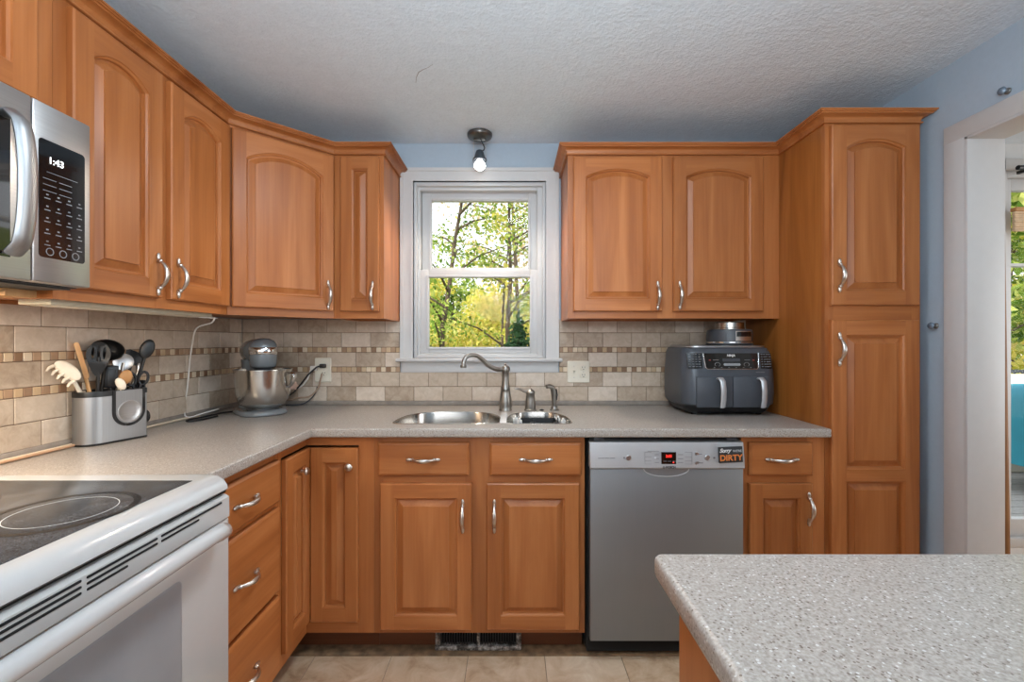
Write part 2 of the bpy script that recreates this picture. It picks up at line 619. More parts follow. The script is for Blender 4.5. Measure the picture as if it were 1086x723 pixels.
LEAF_G = leaf_mat('green_leaves', (srgb(84, 116, 48), srgb(128, 156, 66), srgb(176, 192, 96), srgb(212, 212, 130)))
LEAF_Y = leaf_mat('yellow_green_leaves', (srgb(160, 168, 66), srgb(208, 202, 92), srgb(240, 226, 124), srgb(244, 222, 160)))
LEAF_P = leaf_mat('pale_autumn_leaves', (srgb(176, 170, 100), srgb(220, 196, 150), srgb(236, 206, 178), srgb(150, 160, 80)))
LEAF_D = leaf_mat('dark_conifer_needles', (srgb(30, 52, 34), srgb(48, 74, 46), srgb(66, 96, 62)), 0.2)
BARK = simple('tree_bark', srgb(84, 70, 56), 0.9, var=0.25, nscale=18)
LAWN = simple('leafy_lawn', srgb(120, 128, 66), 0.95, var=0.35, nscale=3)

# ------------------------------------------------------------------ the room
XL, XR, YB, YR, ZC = -1.435, 1.656, 2.415, -2.6, 2.305
XD = 5.0                       # far side of the dining room
WT = 0.115
CT = 0.9185                    # top of the worktops

m = MB()
TS = 0.3055
x = -0.481 - 4 * TS
while x < XR + 0.1:
    y = 1.82
    while y > YR:
        m.box(max(x, XL) + 0.0012, min(x + TS, XR + 0.1) - 0.0012, max(y - TS, YR) + 0.0012, y - 0.0012, -0.012, 0.0, 0.0012, 1)
        y -= TS
    x += TS
m.mi = 1
m.box(XL - WT, XR + WT, YR - WT, YB + WT, -0.12, -0.0025)
struct('floor', m, [FLOORT, FGROUT])
m = MB(); m.box(XR + WT, XD + WT, YR - WT, YB + WT, -0.12, -0.001)
struct('floor', m, WPALE)
m = MB()
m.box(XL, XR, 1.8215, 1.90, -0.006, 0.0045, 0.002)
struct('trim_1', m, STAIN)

m = MB(); m.box(XL - WT, XD + WT, YR - WT, YB + WT, ZC, ZC + 0.12)
struct('ceiling', m, CEIL)

WX0, WX1, WZ0, WZ1 = -0.522, 0.179, 1.150, 2.102      # kitchen window opening
PX0, PX1, PZ1 = 2.60, 4.30, 2.16                        # patio door opening
m = MB()
y0, y1 = YB, YB + WT
m.box(XL - WT, WX0, y0, y1, -0.1, ZC)
m.box(WX0, WX1, y0, y1, -0.1, WZ0)
m.box(WX0, WX1, y0, y1, WZ1, ZC)
m.box(WX1, XR + 0.001, y0, y1, -0.1, ZC)
wall_back = struct('wall_back', m, BLUE)
m = MB()
m.box(XR + 0.001, PX0, y0, y1, -0.1, ZC)
m.box(PX0, PX1, y0, y1, PZ1, ZC)
m.box(PX0, PX1, y0, y1, -0.1, 0.16)
m.box(PX1, XD + WT, y0, y1, -0.1, ZC)
struct('wall_dining_back', m, DWALL)
m = MB(); m.box(XL - WT, XL, YR - WT, YB, -0.1, ZC)
wall_left = struct('wall_left', m, BLUE)
m = MB()
m.box(XL - WT, -1.15, YR - WT, YR, -0.1, ZC); m.box(1.35, XD, YR - WT, YR, -0.1, ZC)
m.box(-1.15, 1.35, YR - WT, YR, -0.1, 0.35); m.box(-1.15, 1.35, YR - WT, YR, 2.3, ZC)
struct('wall_rear', m, BLUE)
DY0, DY1, DZ1 = 0.30, 1.6485, 1.9975                  # opening to the dining room
m = MB()
m.box(XR, XR + 0.104, DY1, YB, -0.1, ZC)
m.box(XR, XR + 0.104, YR, DY0, -0.1, ZC)
m.box(XR, XR + 0.104, DY0, DY1, DZ1, ZC)
wall_right = struct('wall_right', m, BLUE)
m = MB()
m.box(XD, XD + WT, YR, YB, -0.1, ZC)
struct('wall_dining_right', m, DWALL)
# the wall of the dining room seen past the opening is pale on its own side
m = MB()
m.box(XR + 0.104, XR + 0.112, DY1, YB, 0, ZC); m.box(XR + 0.104, XR + 0.112, YR, DY0, 0, ZC); m.box(XR + 0.104, XR + 0.112, DY0, DY1, DZ1, ZC)
struct('wall_dining_left', m, DWALL)

# casing and jamb of the opening
m = MB()
cw = 0.066
m.box(XR - 0.016, XR, DY1, DY1 + 0.082, 0, DZ1 + cw, 0.003)
m.box(XR - 0.016, XR, DY0 - 0.082, DY0, 0, DZ1 + cw, 0.003)
m.box(XR - 0.0165, XR, DY0 - 0.082, DY1 + 0.082, DZ1, DZ1 + cw, 0.003)
m.box(XR - 0.018, XR + 0.118, DY1 - 0.012, DY1, 0, DZ1, 0.002)
m.box(XR - 0.018, XR + 0.118, DY0, DY0 + 0.012, 0, DZ1, 0.002)
m.box(XR - 0.018, XR + 0.118, DY0, DY1, DZ1 - 0.012, DZ1, 0.002)
struct('trim_2', m, WHITE)

# added rear window, unseen: a frame only, round the rear fill
m = MB()
for a in (-1.15, 0.07, 1.29): m.box(a, a + 0.06, YR - 0.08, YR - 0.02, 0.35, 2.3)
m.box(-1.15, 1.35, YR - 0.08, YR - 0.02, 0.35, 0.42); m.box(-1.15, 1.35, YR - 0.08, YR - 0.02, 2.23, 2.3)
struct('window_3', m, VINYL)

# ------------------------------------------------------------------ kitchen window
w1 = bpy.data.objects.new('window_1', None); C.objects.link(w1); w1.location = (0, YB, 0)
tag(w1, kind='structure')
m = MB()
ox0, ox1, oz1 = -0.590, 0.2475, 2.172
yf = -0.018
for i, (prof0, prof1, yy) in enumerate(((0.0, 1.0, -0.014), (0.0, 0.25, -0.02), (0.82, 1.0, -0.018))):
    a0, a1 = prof0, prof1
    lx0 = ox0 + (WX0 - ox0) * a0; lx1 = ox0 + (WX0 - ox0) * a1
    rx0 = ox1 + (WX1 - ox1) * a0; rx1 = ox1 + (WX1 - ox1) * a1
    tz0 = oz1 + (WZ1 - oz1) * a0; tz1 = oz1 + (WZ1 - oz1) * a1
    m.prism([(lx0, 1.168), (lx1, 1.168), (lx1, tz1), (lx0, tz0)], yy, -0.0005, 'y')
    m.prism([(rx1, 1.168), (rx0, 1.168), (rx0, tz0), (rx1, tz1)], yy, -0.0005, 'y')
    m.prism([(lx0, tz0), (lx1, tz1), (rx1, tz1), (rx0, tz0)], yy, -0.0005, 'y')
m.build('casing', WHITE, w1)
m = MB()
m.box(ox0 - 0.018, ox1 + 0.016, -0.045, -0.0005, 1.150, 1.168, 0.005)
m.box(WX0 + 0.0005, WX1 - 0.0005, -0.02, 0.10, 1.1505, 1.168, 0.0)
m.build('window_stool', WHITE, w1)
m = MB(); m.box(ox0 + 0.004, ox1 - 0.004, -0.014, -0.0005, 1.092, 1.150, 0.003)
m.build('apron', WHITE, w1)


def frame4(m, x0, x1, z0, z1, l, r, b, t, y0, y1, bev=0.002):
    m.box(x0, x0 + l, y0, y1, z0, z1, bev); m.box(x1 - r, x1, y0, y1, z0, z1, bev)
    m.box(x0 + l, x1 - r, y0, y1, z0, z0 + b, bev); m.box(x0 + l, x1 - r, y0, y1, z1 - t, z1, bev)


m = MB()
frame4(m, WX0 + 0.0005, WX1 - 0.0005, 1.168, WZ1 - 0.0005, 0.016, 0.016, 0.012, 0.02, 0.0, 0.11)
frame4(m, WX0 + 0.016, WX1 - 0.016, 1.178, WZ1 - 0.02, 0.014, 0.028, 0.012, 0.018, 0.022, 0.11)
m.build('jamb_liner', VINYL, w1)
m = MB(); frame4(m, -0.4905, 0.1365, 1.628, 2.066, 0.052, 0.048, 0.03, 0.045, 0.066, 0.096, 0.003)
frame4(m, -0.452, 0.1015, 1.64, 2.04, 0.013, 0.013, 0.01, 0.014, 0.058, 0.07, 0.002)
us = m.build('upper_sash', VINYL, w1)
m = MB(); m.box(-0.4385, 0.0885, 0.079, 0.082, 1.652, 2.022)
m.build('pane', PANE, us)
m = MB(); frame4(m, -0.4925, 0.138, 1.192, 1.641, 0.046, 0.04, 0.034, 0.042, 0.026, 0.056, 0.003)
frame4(m, -0.458, 0.107, 1.213, 1.612, 0.012, 0.012, 0.012, 0.012, 0.02, 0.03, 0.002)
ls = m.build('lower_sash', VINYL, w1)
m = MB(); m.box(-0.447, 0.098, 0.039, 0.042, 1.224, 1.6)
m.build('pane', PANE, ls)

# ------------------------------------------------------------------ tile backsplash
ROWS = [('A', 0.9425, 1.0165, 0), ('B', 1.0190, 1.0930, 1), ('M', 1.0955, 1.1205, 0), ('A', 1.1230, 1.1970, 0),
        ('M', 1.1995, 1.2245, 1), ('B', 1.2270, 1.3010, 1), ('A', 1.3035, 1.3775, 0)]


def splash(a0, a1, phase, zlim, put, holes):
    """tiles over the run a0..a1; put(u0,u1,z0,z1,mat) makes one tile"""
    T = 0.1535
    for kind, z0, z1, par in ROWS:
        z1 = min(z1, zlim)
        if z1 - z0 < 0.006: continue
        step, g = (T, 0.0022) if kind != 'M' else (0.026, 0.0016)
        u = phase + (step / 2 if kind == 'B' else 0) - 60 * step
        k = 0
        while u < a1:
            segs = [(max(u, a0), min(u + step, a1))]
            for h0, h1, hz in holes:
                if z1 > hz:
                    ns = []
                    for s0, s1 in segs:
                        if s1 <= h0 or s0 >= h1: ns.append((s0, s1))
                        else:
                            if s0 < h0: ns.append((s0, h0))
                            if s1 > h1: ns.append((h1, s1))
                    segs = ns
            for s0, s1 in segs:
                if s1 - s0 > 0.008:
                    mi = 0 if kind != 'M' else (1 + (k + par + (1 if random.random() < 0.12 else 0)) % 2)
                    put(s0 + g / 2, s1 - g / 2, z0, z1, mi)
            u += step; k += 1


m = MB()
def put_b(u0, u1, z0, z1, mi):
    m.mi = mi
    m.box(u0, u1, YB - 0.0085, YB - 0.002, z0, z1, 0.0016, 1)
splash(XL + 0.009, 1.238, -0.979, 1.372, put_b, [(-0.592, 0.2495, 1.0935)])
m.mi = 3
m.box(XL + 0.007, -0.592, YB - 0.0062, YB - 0.0003, 0.9405, 1.372); m.box(-0.592, 0.2495, YB - 0.0062, YB - 0.0003, 0.9405, 1.0935); m.box(0.2495, 1.238, YB - 0.0062, YB - 0.0003, 0.9405, 1.372)
m.build('backsplash', [TILE, MOS_D, MOS_L, GROUT], wall_back)
m = MB()
def put_l(u0, u1, z0, z1, mi):
    m.mi = mi
    m.box(XL + 0.002, XL + 0.0085, u0, u1, z0, z1, 0.0016, 1)
splash(0.2, YB - 0.009, 1.381, 1.372, put_l, [])
m.mi = 3
m.box(XL + 0.0003, XL + 0.0062, 0.2, YB - 0.007, 0.9405, 1.372)
m.build('backsplash', [TILE, MOS_D, MOS_L, GROUT], wall_left)

# ------------------------------------------------------------------ cabinet parts
def opening(w, z0, z1, sw, rise, i, n=14):
    pts = [(sw + i, z0 + i), (w - sw - i, z0 + i)]
    if rise <= 0:
        return pts + [(w - sw - i, z1 - i), (sw + i, z1 - i)]
    hw = (w - 2 * sw) / 2
    Rr = (hw * hw + rise * rise) / (2 * rise)
    cz = z1 - Rr
    for k in range(n + 1):
        xx = (hw - i) - 2 * (hw - i) * k / n
        pts.append((w / 2 + xx, cz + math.sqrt(max((Rr - i) ** 2 - xx * xx, 0))))
    return pts


def door_mesh(w, h, panels, sw=0.056, rail=0.056, t=0.02):
    """raised-panel door: panels = [(z0, z1, rise)]"""
    m = MB()
    c = 0.004
    def rect(i, y): return [(i, y, i), (w - i, y, i), (w - i, y, h - i), (i, y, h - i)]
    m.mi = 0
    m.loft([rect(0, -0.0005), rect(0, -t + c), rect(c, -t)], True, False)
    for a, b in ((c, sw), (w - sw, w - c)):
        m.add([(a, -t, c), (b, -t, c), (b, -t, h - c), (a, -t, h - c)], [(0, 1, 2, 3)])
    m.mi = 1
    zs = c
    for z0, z1, rise in panels:
        if zs is not None:
            lo = zs if isinstance(zs, list) else [(w - sw, zs), (sw, zs)]
            top = [(sw, z0), (w - sw, z0)]
            poly = top + lo
            m.add([(a, -t, b) for a, b in poly], [list(range(len(poly)))])
        arc = opening(w, z0, z1, sw, rise, 0)[2:]
        zs = arc
    poly = [(sw, h - c), (w - sw, h - c)] + zs
    m.add([(a, -t, b) for a, b in poly], [list(range(len(poly)))])
    for z0, z1, rise in panels:
        prof = [(0, -t), (0.0015, -t + 0.004), (0.007, -t + 0.0075), (0.0085, -t + 0.0150), (0.0135, -t + 0.0150), (0.034, -t + 0.0052), (0.0345, -t + 0.0020)]
        loops = [[(a, y, b) for a, b in opening(w, z0, z1, sw, rise, i)] for i, y in prof]
        n = len(loops[0])
        for k in range(len(loops) - 1):
            for i in range(n):
                j = (i + 1) % n
                m.mi = 0 if (i == 1 or i == n - 1 or k > 3) else 1
                m.add([loops[k][i], loops[k][j], loops[k + 1][j], loops[k + 1][i]], [(0, 1, 2, 3)])
        m.mi = 0
        m.add(loops[-1], [list(range(n))])
    bmesh.ops.remove_doubles(m.bm, verts=list(m.bm.verts), dist=0.00005)
    return m


def pull_mesh(L=0.135):
    m = MB()
    h = L / 2
    pts, rr = [], []
    for k in range(17):
        s = -1 + 2 * k / 16
        zz = s * h * 0.60
        yy = -0.012 - 0.019 * (1 - abs(s) ** 2.2)
        pts.append((0, yy, zz)); rr.append(0.0036 + 0.0028 * (1 - abs(s) ** 1.5))
    pts = [(0, -0.002, -h * 0.64)] + pts + [(0, -0.002, h * 0.64)]
    rr = [0.0045] + rr + [0.0045]
    m.tube(pts, rr, 10, squash=(1.0, 1.35), up=(0, 1, 0))
    for s in (-1, 1):
        m.ball((0, -0.003, s * h * 0.80), 0.0065, 0.0055, h * 0.20, 12, 8)
        m.ball((0, -0.008, s * h * 0.62), 0.0068, 0.0085, 0.0075, 12, 8)
    return m


PULL = None


def pull(parent, loc, horiz=False):
    global PULL
    if PULL is None:
        o = pull_mesh().build('handle', NICKEL, parent, smooth=60)
        PULL = o.data
    else:
        o = bpy.data.objects.new('handle', PULL)
        C.objects.link(o); o.parent = parent
    o.location = loc
    if horiz: o.rotation_euler = (0, R(90), 0)
    return o


def knob(parent, loc):
    m = MB()
    m.lathe([(0.006, 0.0), (0.0052, -0.008), (0.006, -0.014), (0.013, -0.017), (0.0155, -0.022), (0.012, -0.027), (0.003, -0.029)], axis='y', n=20)
    return m.build('knob', NICKEL, parent, loc, smooth=50)


def add_door(root, x0, x1, z0, z1, rise=0.036, hx=None, hz=None, sw=0.056, rail=0.056, panels=None, rot=None, off=(0, 0, 0), kn=False, tw=None):
    w, h = x1 - x0, z1 - z0
    if panels is None:
        panels = [(rail, h - (tw if tw else rail), rise)]
    o = door_mesh(w, h, panels, sw, rail).build('door', [WZ, WX], root, (x0 + off[0], off[1], z0), rot, smooth=20)
    if hx is not None:
        if kn: knob(o, (hx - x0, -0.02, hz - z0))
        else: pull(o, (hx - x0, -0.02, hz - z0))
    return o


def add_drawer(root, x0, x1, z0, z1, hx=None):
    w, h = x1 - x0, z1 - z0
    m = MB()
    def rect(i, y): return [(i, y, i), (w - i, y, i), (w - i, y, h - i), (i, y, h - i)]
    m.loft([rect(0, -0.0005), rect(0, -0.013), rect(0.003, -0.0165), rect(0.009, -0.02)])
    o = m.build('drawer', WX, root, (x0, 0, z0), smooth=15)
    pull(o, ((w / 2 if hx is None else hx - x0), -0.02, h / 2), True)
    return o


def face_frame(root, w, z0, z1, rails, stiles, t=0.019, name='face_frame', x0=0.0):
    m = MB()
    m.mi = 0
    for a, b in stiles: m.box(a, b, 0, t, z0, z1)
    m.mi = 1
    st = sorted(stiles)
    for a, b in rails:
        for k in range(len(st) - 1):
            m.box(st[k][1], st[k + 1][0], 0.0003, t, a, b)
    return m.build(name, [WZ, WX], root, smooth=0)


def carcass(root, w, d, z0, z1, y0=0.019, open_top=False):
    m = MB()
    m.box(0.001, 0.019, y0, d, z0, z1); m.box(w - 0.019, w - 0.001, y0, d, z0, z1)
    m.box(0.019, w - 0.019, y0, d, z0 + 0.012, z0 + 0.03)
    if not open_top: m.box(0.019, w - 0.019, y0, d, z1 - 0.018, z1)
    m.box(0.019, w - 0.019, d - 0.008, d, z0, z1)
    return m.build('carcass', WZ, root, smooth=0)


UB, UT = 1.3625, 2.127           # bottom and top of the wall cabinets
DB, DT = 1.395, 2.1065           # their doors
UD = 0.304
WB_Y = YB - 0.010
# two-door cabinet on the left wall
def left_root(name, label, y0, z=0.0, xf=-1.13):
    return thing(name, label, 'cabinet', (xf, y0, z), R(90))
r = left_root('wall_cabinet', 'two-door maple wall cabinet on left wall, beside the microwave', 1.1195)
carcass(r, 0.6845, UD, UB, UT)
face_frame(r, 0.6845, UB, UT, [(UB, UB + 0.04), (UT - 0.04, UT)], [(0, 0.038), (0.32, 0.374), (0.649, 0.6845)])
add_door(r, 0.034, 0.3305, DB, DT, hx=0.306, hz=1.4675)
add_door(r, 0.3655, 0.6735, DB, DT, hx=0.393, hz=1.4675)
# cabinet above the microwave
r = left_root('wall_cabinet', 'short maple cabinet above the stainless microwave', 0.357)
carcass(r, 0.7615, UD, 1.790, UT)
face_frame(r, 0.7615, 1.790, UT, [(1.79, 1.83), (UT - 0.04, UT)], [(0, 0.04), (0.355, 0.405), (0.69, 0.7615)])
add_door(r, 0.03, 0.362, 1.820, DT)
add_door(r, 0.392, 0.711, 1.820, DT, rise=0.03)
# diagonal corner cabinet
r = thing('corner_wall_cabinet', 'maple corner cabinet with one wide door set at an angle above the mixer', 'cabinet', (-1.13, 1.8055, 0), R(45))
inv = Matrix.Rotation(R(-45), 3, 'Z')
def toloc(x, y):
    v = inv @ Vector((x + 1.13, y - 1.8055, 0)); return (v.x, v.y)
m = MB()
foot = [toloc(XL + 0.002, YB - 0.002), toloc(XL + 0.002, 1.8062), toloc(-1.143, 1.8062), toloc(-0.826, 2.1232), toloc(-0.826, YB - 0.002)]
m.prism(foot, UB + 0.012, UB + 0.03)
m.prism(foot, UT - 0.018, UT)
m.prism([foot[1], foot[2], toloc(-1.143, 1.82), toloc(XL + 0.002, 1.82)], UB, UT)
m.prism([foot[3], foot[4], toloc(-0.84, YB - 0.002), toloc(-0.84, 2.112)], UB, UT)
m.build('carcass', WZ, r, smooth=0)
W45 = 0.4306
face_frame(r, W45, UB, UT, [(UB, UB + 0.04), (UT - 0.04, UT)], [(0.0, 0.03), (W45 - 0.03, W45)])
add_door(r, 0.013, W45 - 0.008, DB, DT, hx=W45 - 0.036, hz=1.4675, rise=0.05, sw=0.05)
# narrow cabinet left of the window
r = thing('wall_cabinet', 'narrow one-door maple cabinet left of the window', 'cabinet', (-0.8245, 2.1105, 0))
carcass(r, 0.2305, UD - 0.001, UB, UT)
face_frame(r, 0.2305, UB, UT, [(UB, UB + 0.04), (UT - 0.04, UT)], [(0, 0.03), (0.2, 0.2305)])
add_door(r, 0.034, 0.212, DB, DT, rise=0, hx=0.184, hz=1.4675, sw=0.052)
# right of the window
r = thing('wall_cabinet', 'wide two-door maple wall cabinet between window and tall pantry', 'cabinet', (0.2585, 2.1105, 0))
carcass(r, 0.913, UD - 0.001, UB, UT)
face_frame(r, 0.9805, UB, UT, [(UB, UB + 0.04), (UT - 0.04, UT)], [(0, 0.035), (0.415, 0.50), (0.885, 0.9805)])
add_door(r, 0.0245, 0.4325, DB, DT, hx=0.4105, hz=1.4675)
add_door(r, 0.485, 0.8985, DB, DT, hx=0.512, hz=1.4675)
# tall pantry
r = thing('pantry_cabinet', 'tall two-door maple pantry cabinet against the blue wall', 'cabinet', (1.240, 1.805, 0))
m = MB(); m.box(0.0, 0.012, 0.02, YB - 1.806, 0.0, UT)
m.build('side_panel', WVEN, r, smooth=0)
m = MB(); m.box(0.36, 0.378, 0.019, 0.608, 0.0, UT); m.box(0.012, 0.36, 0.019, 0.608, UT - 0.018, UT); m.box(0.012, 0.36, 0.019, 0.608, 0.1, 0.118); m.box(0.012, 0.36, 0.6, 0.608, 0.1, UT)
m.build('carcass', WZ, r, smooth=0)
face_frame(r, 0.378, 0.102, UT, [(0.102, 0.14), (1.33, 1.41), (UT - 0.04, UT)], [(0, 0.035), (0.345, 0.378)])
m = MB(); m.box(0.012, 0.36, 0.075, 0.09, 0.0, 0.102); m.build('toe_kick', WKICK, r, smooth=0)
add_door(r, 0.0165, 0.3605, 1.3985, 2.1085, rise=0.032, hx=0.043, hz=1.515)
add_door(r, 0.0165, 0.3605, 0.122, 1.3415, panels=[(0.06, 0.586, 0), (0.6325, 1.161, 0)], hx=0.043, hz=1.226)


# crown mouldings, swept round the cabinet tops with mitred corners
CROWN = [(0.000, 2.119), (0.010, 2.119), (0.0115, 2.1215), (0.010, 2.1245), (0.005, 2.1255), (0.006, 2.134), (0.010, 2.141), (0.017, 2.1455), (0.027, 2.148), (0.034, 2.1485), (0.034, 2.1530), (0.040, 2.1535), (0.040, 2.1575), (0.045, 2.158), (0.045, 2.163), (0.0, 2.163)]


def sweep(path, prof):
    n = len(path)
    rings = []
    for i, p in enumerate(path):
        nn = []
        if i > 0:
            d = (Vector(p) - Vector(path[i - 1])).normalized(); nn.append(Vector((d.y, -d.x)))
        if i < n - 1:
            d = (Vector(path[i + 1]) - Vector(p)).normalized(); nn.append(Vector((d.y, -d.x)))
        if len(nn) == 2: off = (nn[0] + nn[1]) / (1 + nn[0].dot(nn[1]))
        else: off = nn[0]
        rings.append([(p[0] + off.x * o, p[1] + off.y * o, z) for o, z in prof])
    return rings


m = MB()
m.loft(sweep([(-1.13, 0.357), (-1.13, 1.8055), (-0.825, 2.1105), (-0.594, 2.1105), (-0.594, YB - 0.001)], CROWN))
tag(m.build('crown_molding', WX, smooth=25), 'maple crown along the cabinets left of the window', 'molding')
m = MB()
m.loft(sweep([(0.2585, YB - 0.001), (0.2585, 2.1105), (1.240, 2.1105), (1.240, 1.805), (1.613, 1.805), (1.613, YB - 0.001)], [(o * 0.93, z) for o, z in CROWN]))
tag(m.build('crown_molding', WX, smooth=25), 'maple crown along the wall cabinet and pantry right of the window', 'molding')

# ------------------------------------------------------------------ base cabinets
BT = 0.8815
BY = 1.805
BX = -0.815


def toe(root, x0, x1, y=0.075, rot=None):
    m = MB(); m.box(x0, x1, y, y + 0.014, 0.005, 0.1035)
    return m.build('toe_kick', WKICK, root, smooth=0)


# drawer base beside the range
r = thing('drawer_base_cabinet', 'maple base cabinet with three drawers, beside the white range', 'cabinet', (BX, 1.1455, 0), R(90))
wd = 0.437
carcass(r, wd, 0.615, 0.102, BT, open_top=True)
face_frame(r, wd, 0.102, BT, [(0.102, 0.135), (0.377, 0.412), (0.68, 0.715), (0.845, BT)], [(0, 0.03), (wd - 0.025, wd)])
toe(r, 0, wd)
for a, b in ((0.706, 0.852), (0.402, 0.690), (0.122, 0.386)):
    add_drawer(r, 0.012, wd - 0.018, a, b)
# corner base with two-leaf door
r = thing('corner_base_cabinet', 'maple corner base cabinet with a folding two-leaf door and knobs', 'cabinet', (BX, BY, 0))
cx1 = -0.5465 - BX         # right end along the back run
cy0 = 1.5835 - BY          # near end along the left run
yb = YB - BY - 0.002
xl = XL - BX + 0.002
m = MB()
m.prism([(xl, cy0), (-0.02, cy0), (-0.02, 0.02), (cx1, 0.02), (cx1, yb), (xl, yb)], 0.102, 0.12)
m.box(xl, -0.02, cy0, cy0 + 0.018, 0.102, BT); m.box(cx1 - 0.018, cx1, 0.02, yb, 0.102, BT)
m.build('carcass', WZ, r, smooth=0)
m = MB()
m.mi = 0
m.box(-0.019, 0, cy0, cy0 + 0.022, 0.102, BT); m.box(cx1 - 0.062, cx1, 0, 0.019, 0.102, BT)
m.mi = 1
m.box(-0.0005, cx1 - 0.062, 0.0003, 0.019, 0.845, BT); m.box(-0.0005, cx1 - 0.062, 0.0003, 0.019, 0.102, 0.148)
m.mi = 2
m.box(-0.019, -0.0003, cy0 + 0.022, 0.019, 0.845, BT); m.box(-0.019, -0.0003, cy0 + 0.022, 0.019, 0.102, 0.148)
m.build('face_frame', [WZ, WX, WY], r, smooth=0)
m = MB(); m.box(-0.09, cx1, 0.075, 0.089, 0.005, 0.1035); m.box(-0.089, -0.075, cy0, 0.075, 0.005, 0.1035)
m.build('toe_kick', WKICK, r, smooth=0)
add_door(r, 0.0225, 0.2085, 0.153, 0.8385, rise=0, hx=0.180, hz=0.768, sw=0.048, kn=True)
d2 = door_mesh(0.197, 0.6855, [(0.056, 0.6295, 0)], 0.048).build('door', [WZ, WX], r, (0.0, cy0 + 0.0235, 0.153), (0, 0, R(90)), smooth=20)
knob(d2, (0.108, -0.02, 0.615))
# sink base
r = thing('sink_base_cabinet', 'maple sink base under the window with two drawer fronts and two doors', 'cabinet', (-0.5455, BY, 0))
w = 0.8335
carcass(r, w, 0.605, 0.102, BT, open_top=True)
face_frame(r, w, 0.102, BT, [(0.102, 0.135), (0.685, 0.74), (0.85, BT)], [(0, 0.035), (0.36, 0.47), (0.80, w)])
toe(r, 0, w)
add_drawer(r, 0.0175, 0.377, 0.729, 0.859)
add_drawer(r, 0.4575, 0.819, 0.729, 0.859)
add_door(r, 0.0265, 0.3865, 0.1225, 0.6985, rise=0, hx=0.352, hz=0.572)
add_door(r, 0.445, 0.8105, 0.1225, 0.6985, rise=0, hx=0.476, hz=0.572)
# base right of the dishwasher
r = thing('base_cabinet', 'small maple base cabinet with one drawer, between dishwasher and pantry', 'cabinet', (0.9075, BY, 0))
w = 0.331
carcass(r, w, 0.605, 0.102, BT, open_top=True)
face_frame(r, w, 0.102, BT, [(0.102, 0.135), (0.685, 0.74), (0.85, BT)], [(0, 0.04), (0.262, w)])
toe(r, 0, w)
add_drawer(r, 0.026, 0.2775, 0.729, 0.8595)
add_door(r, 0.026, 0.2745, 0.1225, 0.6985, rise=0, hx=0.2565, hz=0.60, sw=0.05)

# ------------------------------------------------------------------ worktop with two sink cut-outs
def dshape(x0, x1, y0, y1, left=True, n=28):
    """bowl outline: straight front edge, rounded back; y0 front, y1 back"""
    pts = []
    cx, a, b = (x0 + x1) / 2, (x1 - x0) / 2, (y1 - y0)
    for k in range(n + 1):
        t = PI * k / n
        ct, st = math.cos(t), math.sin(t)
        e = 0.62
        pts.append((cx + a * math.copysign(abs(ct) ** e, ct), y0 + 0.035 + (b - 0.035) * abs(st) ** 0.72))
    # front corners
    r = 0.03
    pts += [(x0 + r * (1 - math.cos(R(t))), y0 + 0.035 - 0.035 * math.sin(R(t))) for t in (30, 60, 90)]
    pts += [(x1 - r * (1 - math.cos(R(t))), y0 + 0.035 - 0.035 * math.sin(R(t))) for t in (90, 60, 30)]
    return pts


BOWL_L = dshape(-0.492, -0.052, 1.872, 2.176)
BOWL_R = dshape(-0.022, 0.248, 1.872, 2.165)
EX, EY = -0.777, 1.765


def plate(name, outlines, z0, z1, bev, mat):
    cu = bpy.data.curves.new(name, 'CURVE')
    cu.dimensions = '2D'
    cu.fill_mode = 'BOTH'
    for ol in outlines:
        sp = cu.splines.new('POLY')
        sp.points.add(len(ol) - 1)
        for p, (a, b) in zip(sp.points, ol): p.co = (a, b, 0, 1)
        sp.use_cyclic_u = True
    cu.extrude = (z1 - z0) / 2 - bev
    cu.bevel_depth = bev
    cu.bevel_resolution = 2
    cu.offset = -bev
    t = bpy.data.objects.new(name, cu)
    C.objects.link(t)
    dg = bpy.context.evaluated_depsgraph_get()
    me = bpy.data.meshes.new_from_object(t.evaluated_get(dg))
    bpy.data.objects.remove(t)
    bpy.data.curves.remove(cu)
    me.name = name
    me.materials.clear(); me.materials.append(mat)
    me.transform(Matrix.Translation((0, 0, (z0 + z1) / 2)))
    me.shade_smooth(); me.set_sharp_from_angle(angle=R(50))
    o = bpy.data.objects.new(name, me)
    C.objects.link(o)
    return o


wt = plate('worktop', [[(XL + 0.001, 1.1405), (EX, 1.1405), (EX, EY), (1.2385, EY), (1.2385, YB - 0.001), (XL + 0.001, YB - 0.001)], BOWL_L, BOWL_R], 0.8835, CT, 0.006, LAM)
tag(wt, 'L-shaped speckled worktop round the corner, with the sink set in it', 'worktop')
m = MB()
m.box(XL + 0.012, 1.238, YB - 0.0105, YB - 0.0005, CT + 0.0002, 0.9425, 0.002); m.box(XL + 0.0005, XL + 0.0105, 1.142, YB - 0.0005, CT + 0.0002, 0.9425, 0.002)
m.build('edge_strip', simple('greyish_caulk_strip', srgb(142, 132, 122), 0.6, var=0.15), wt)

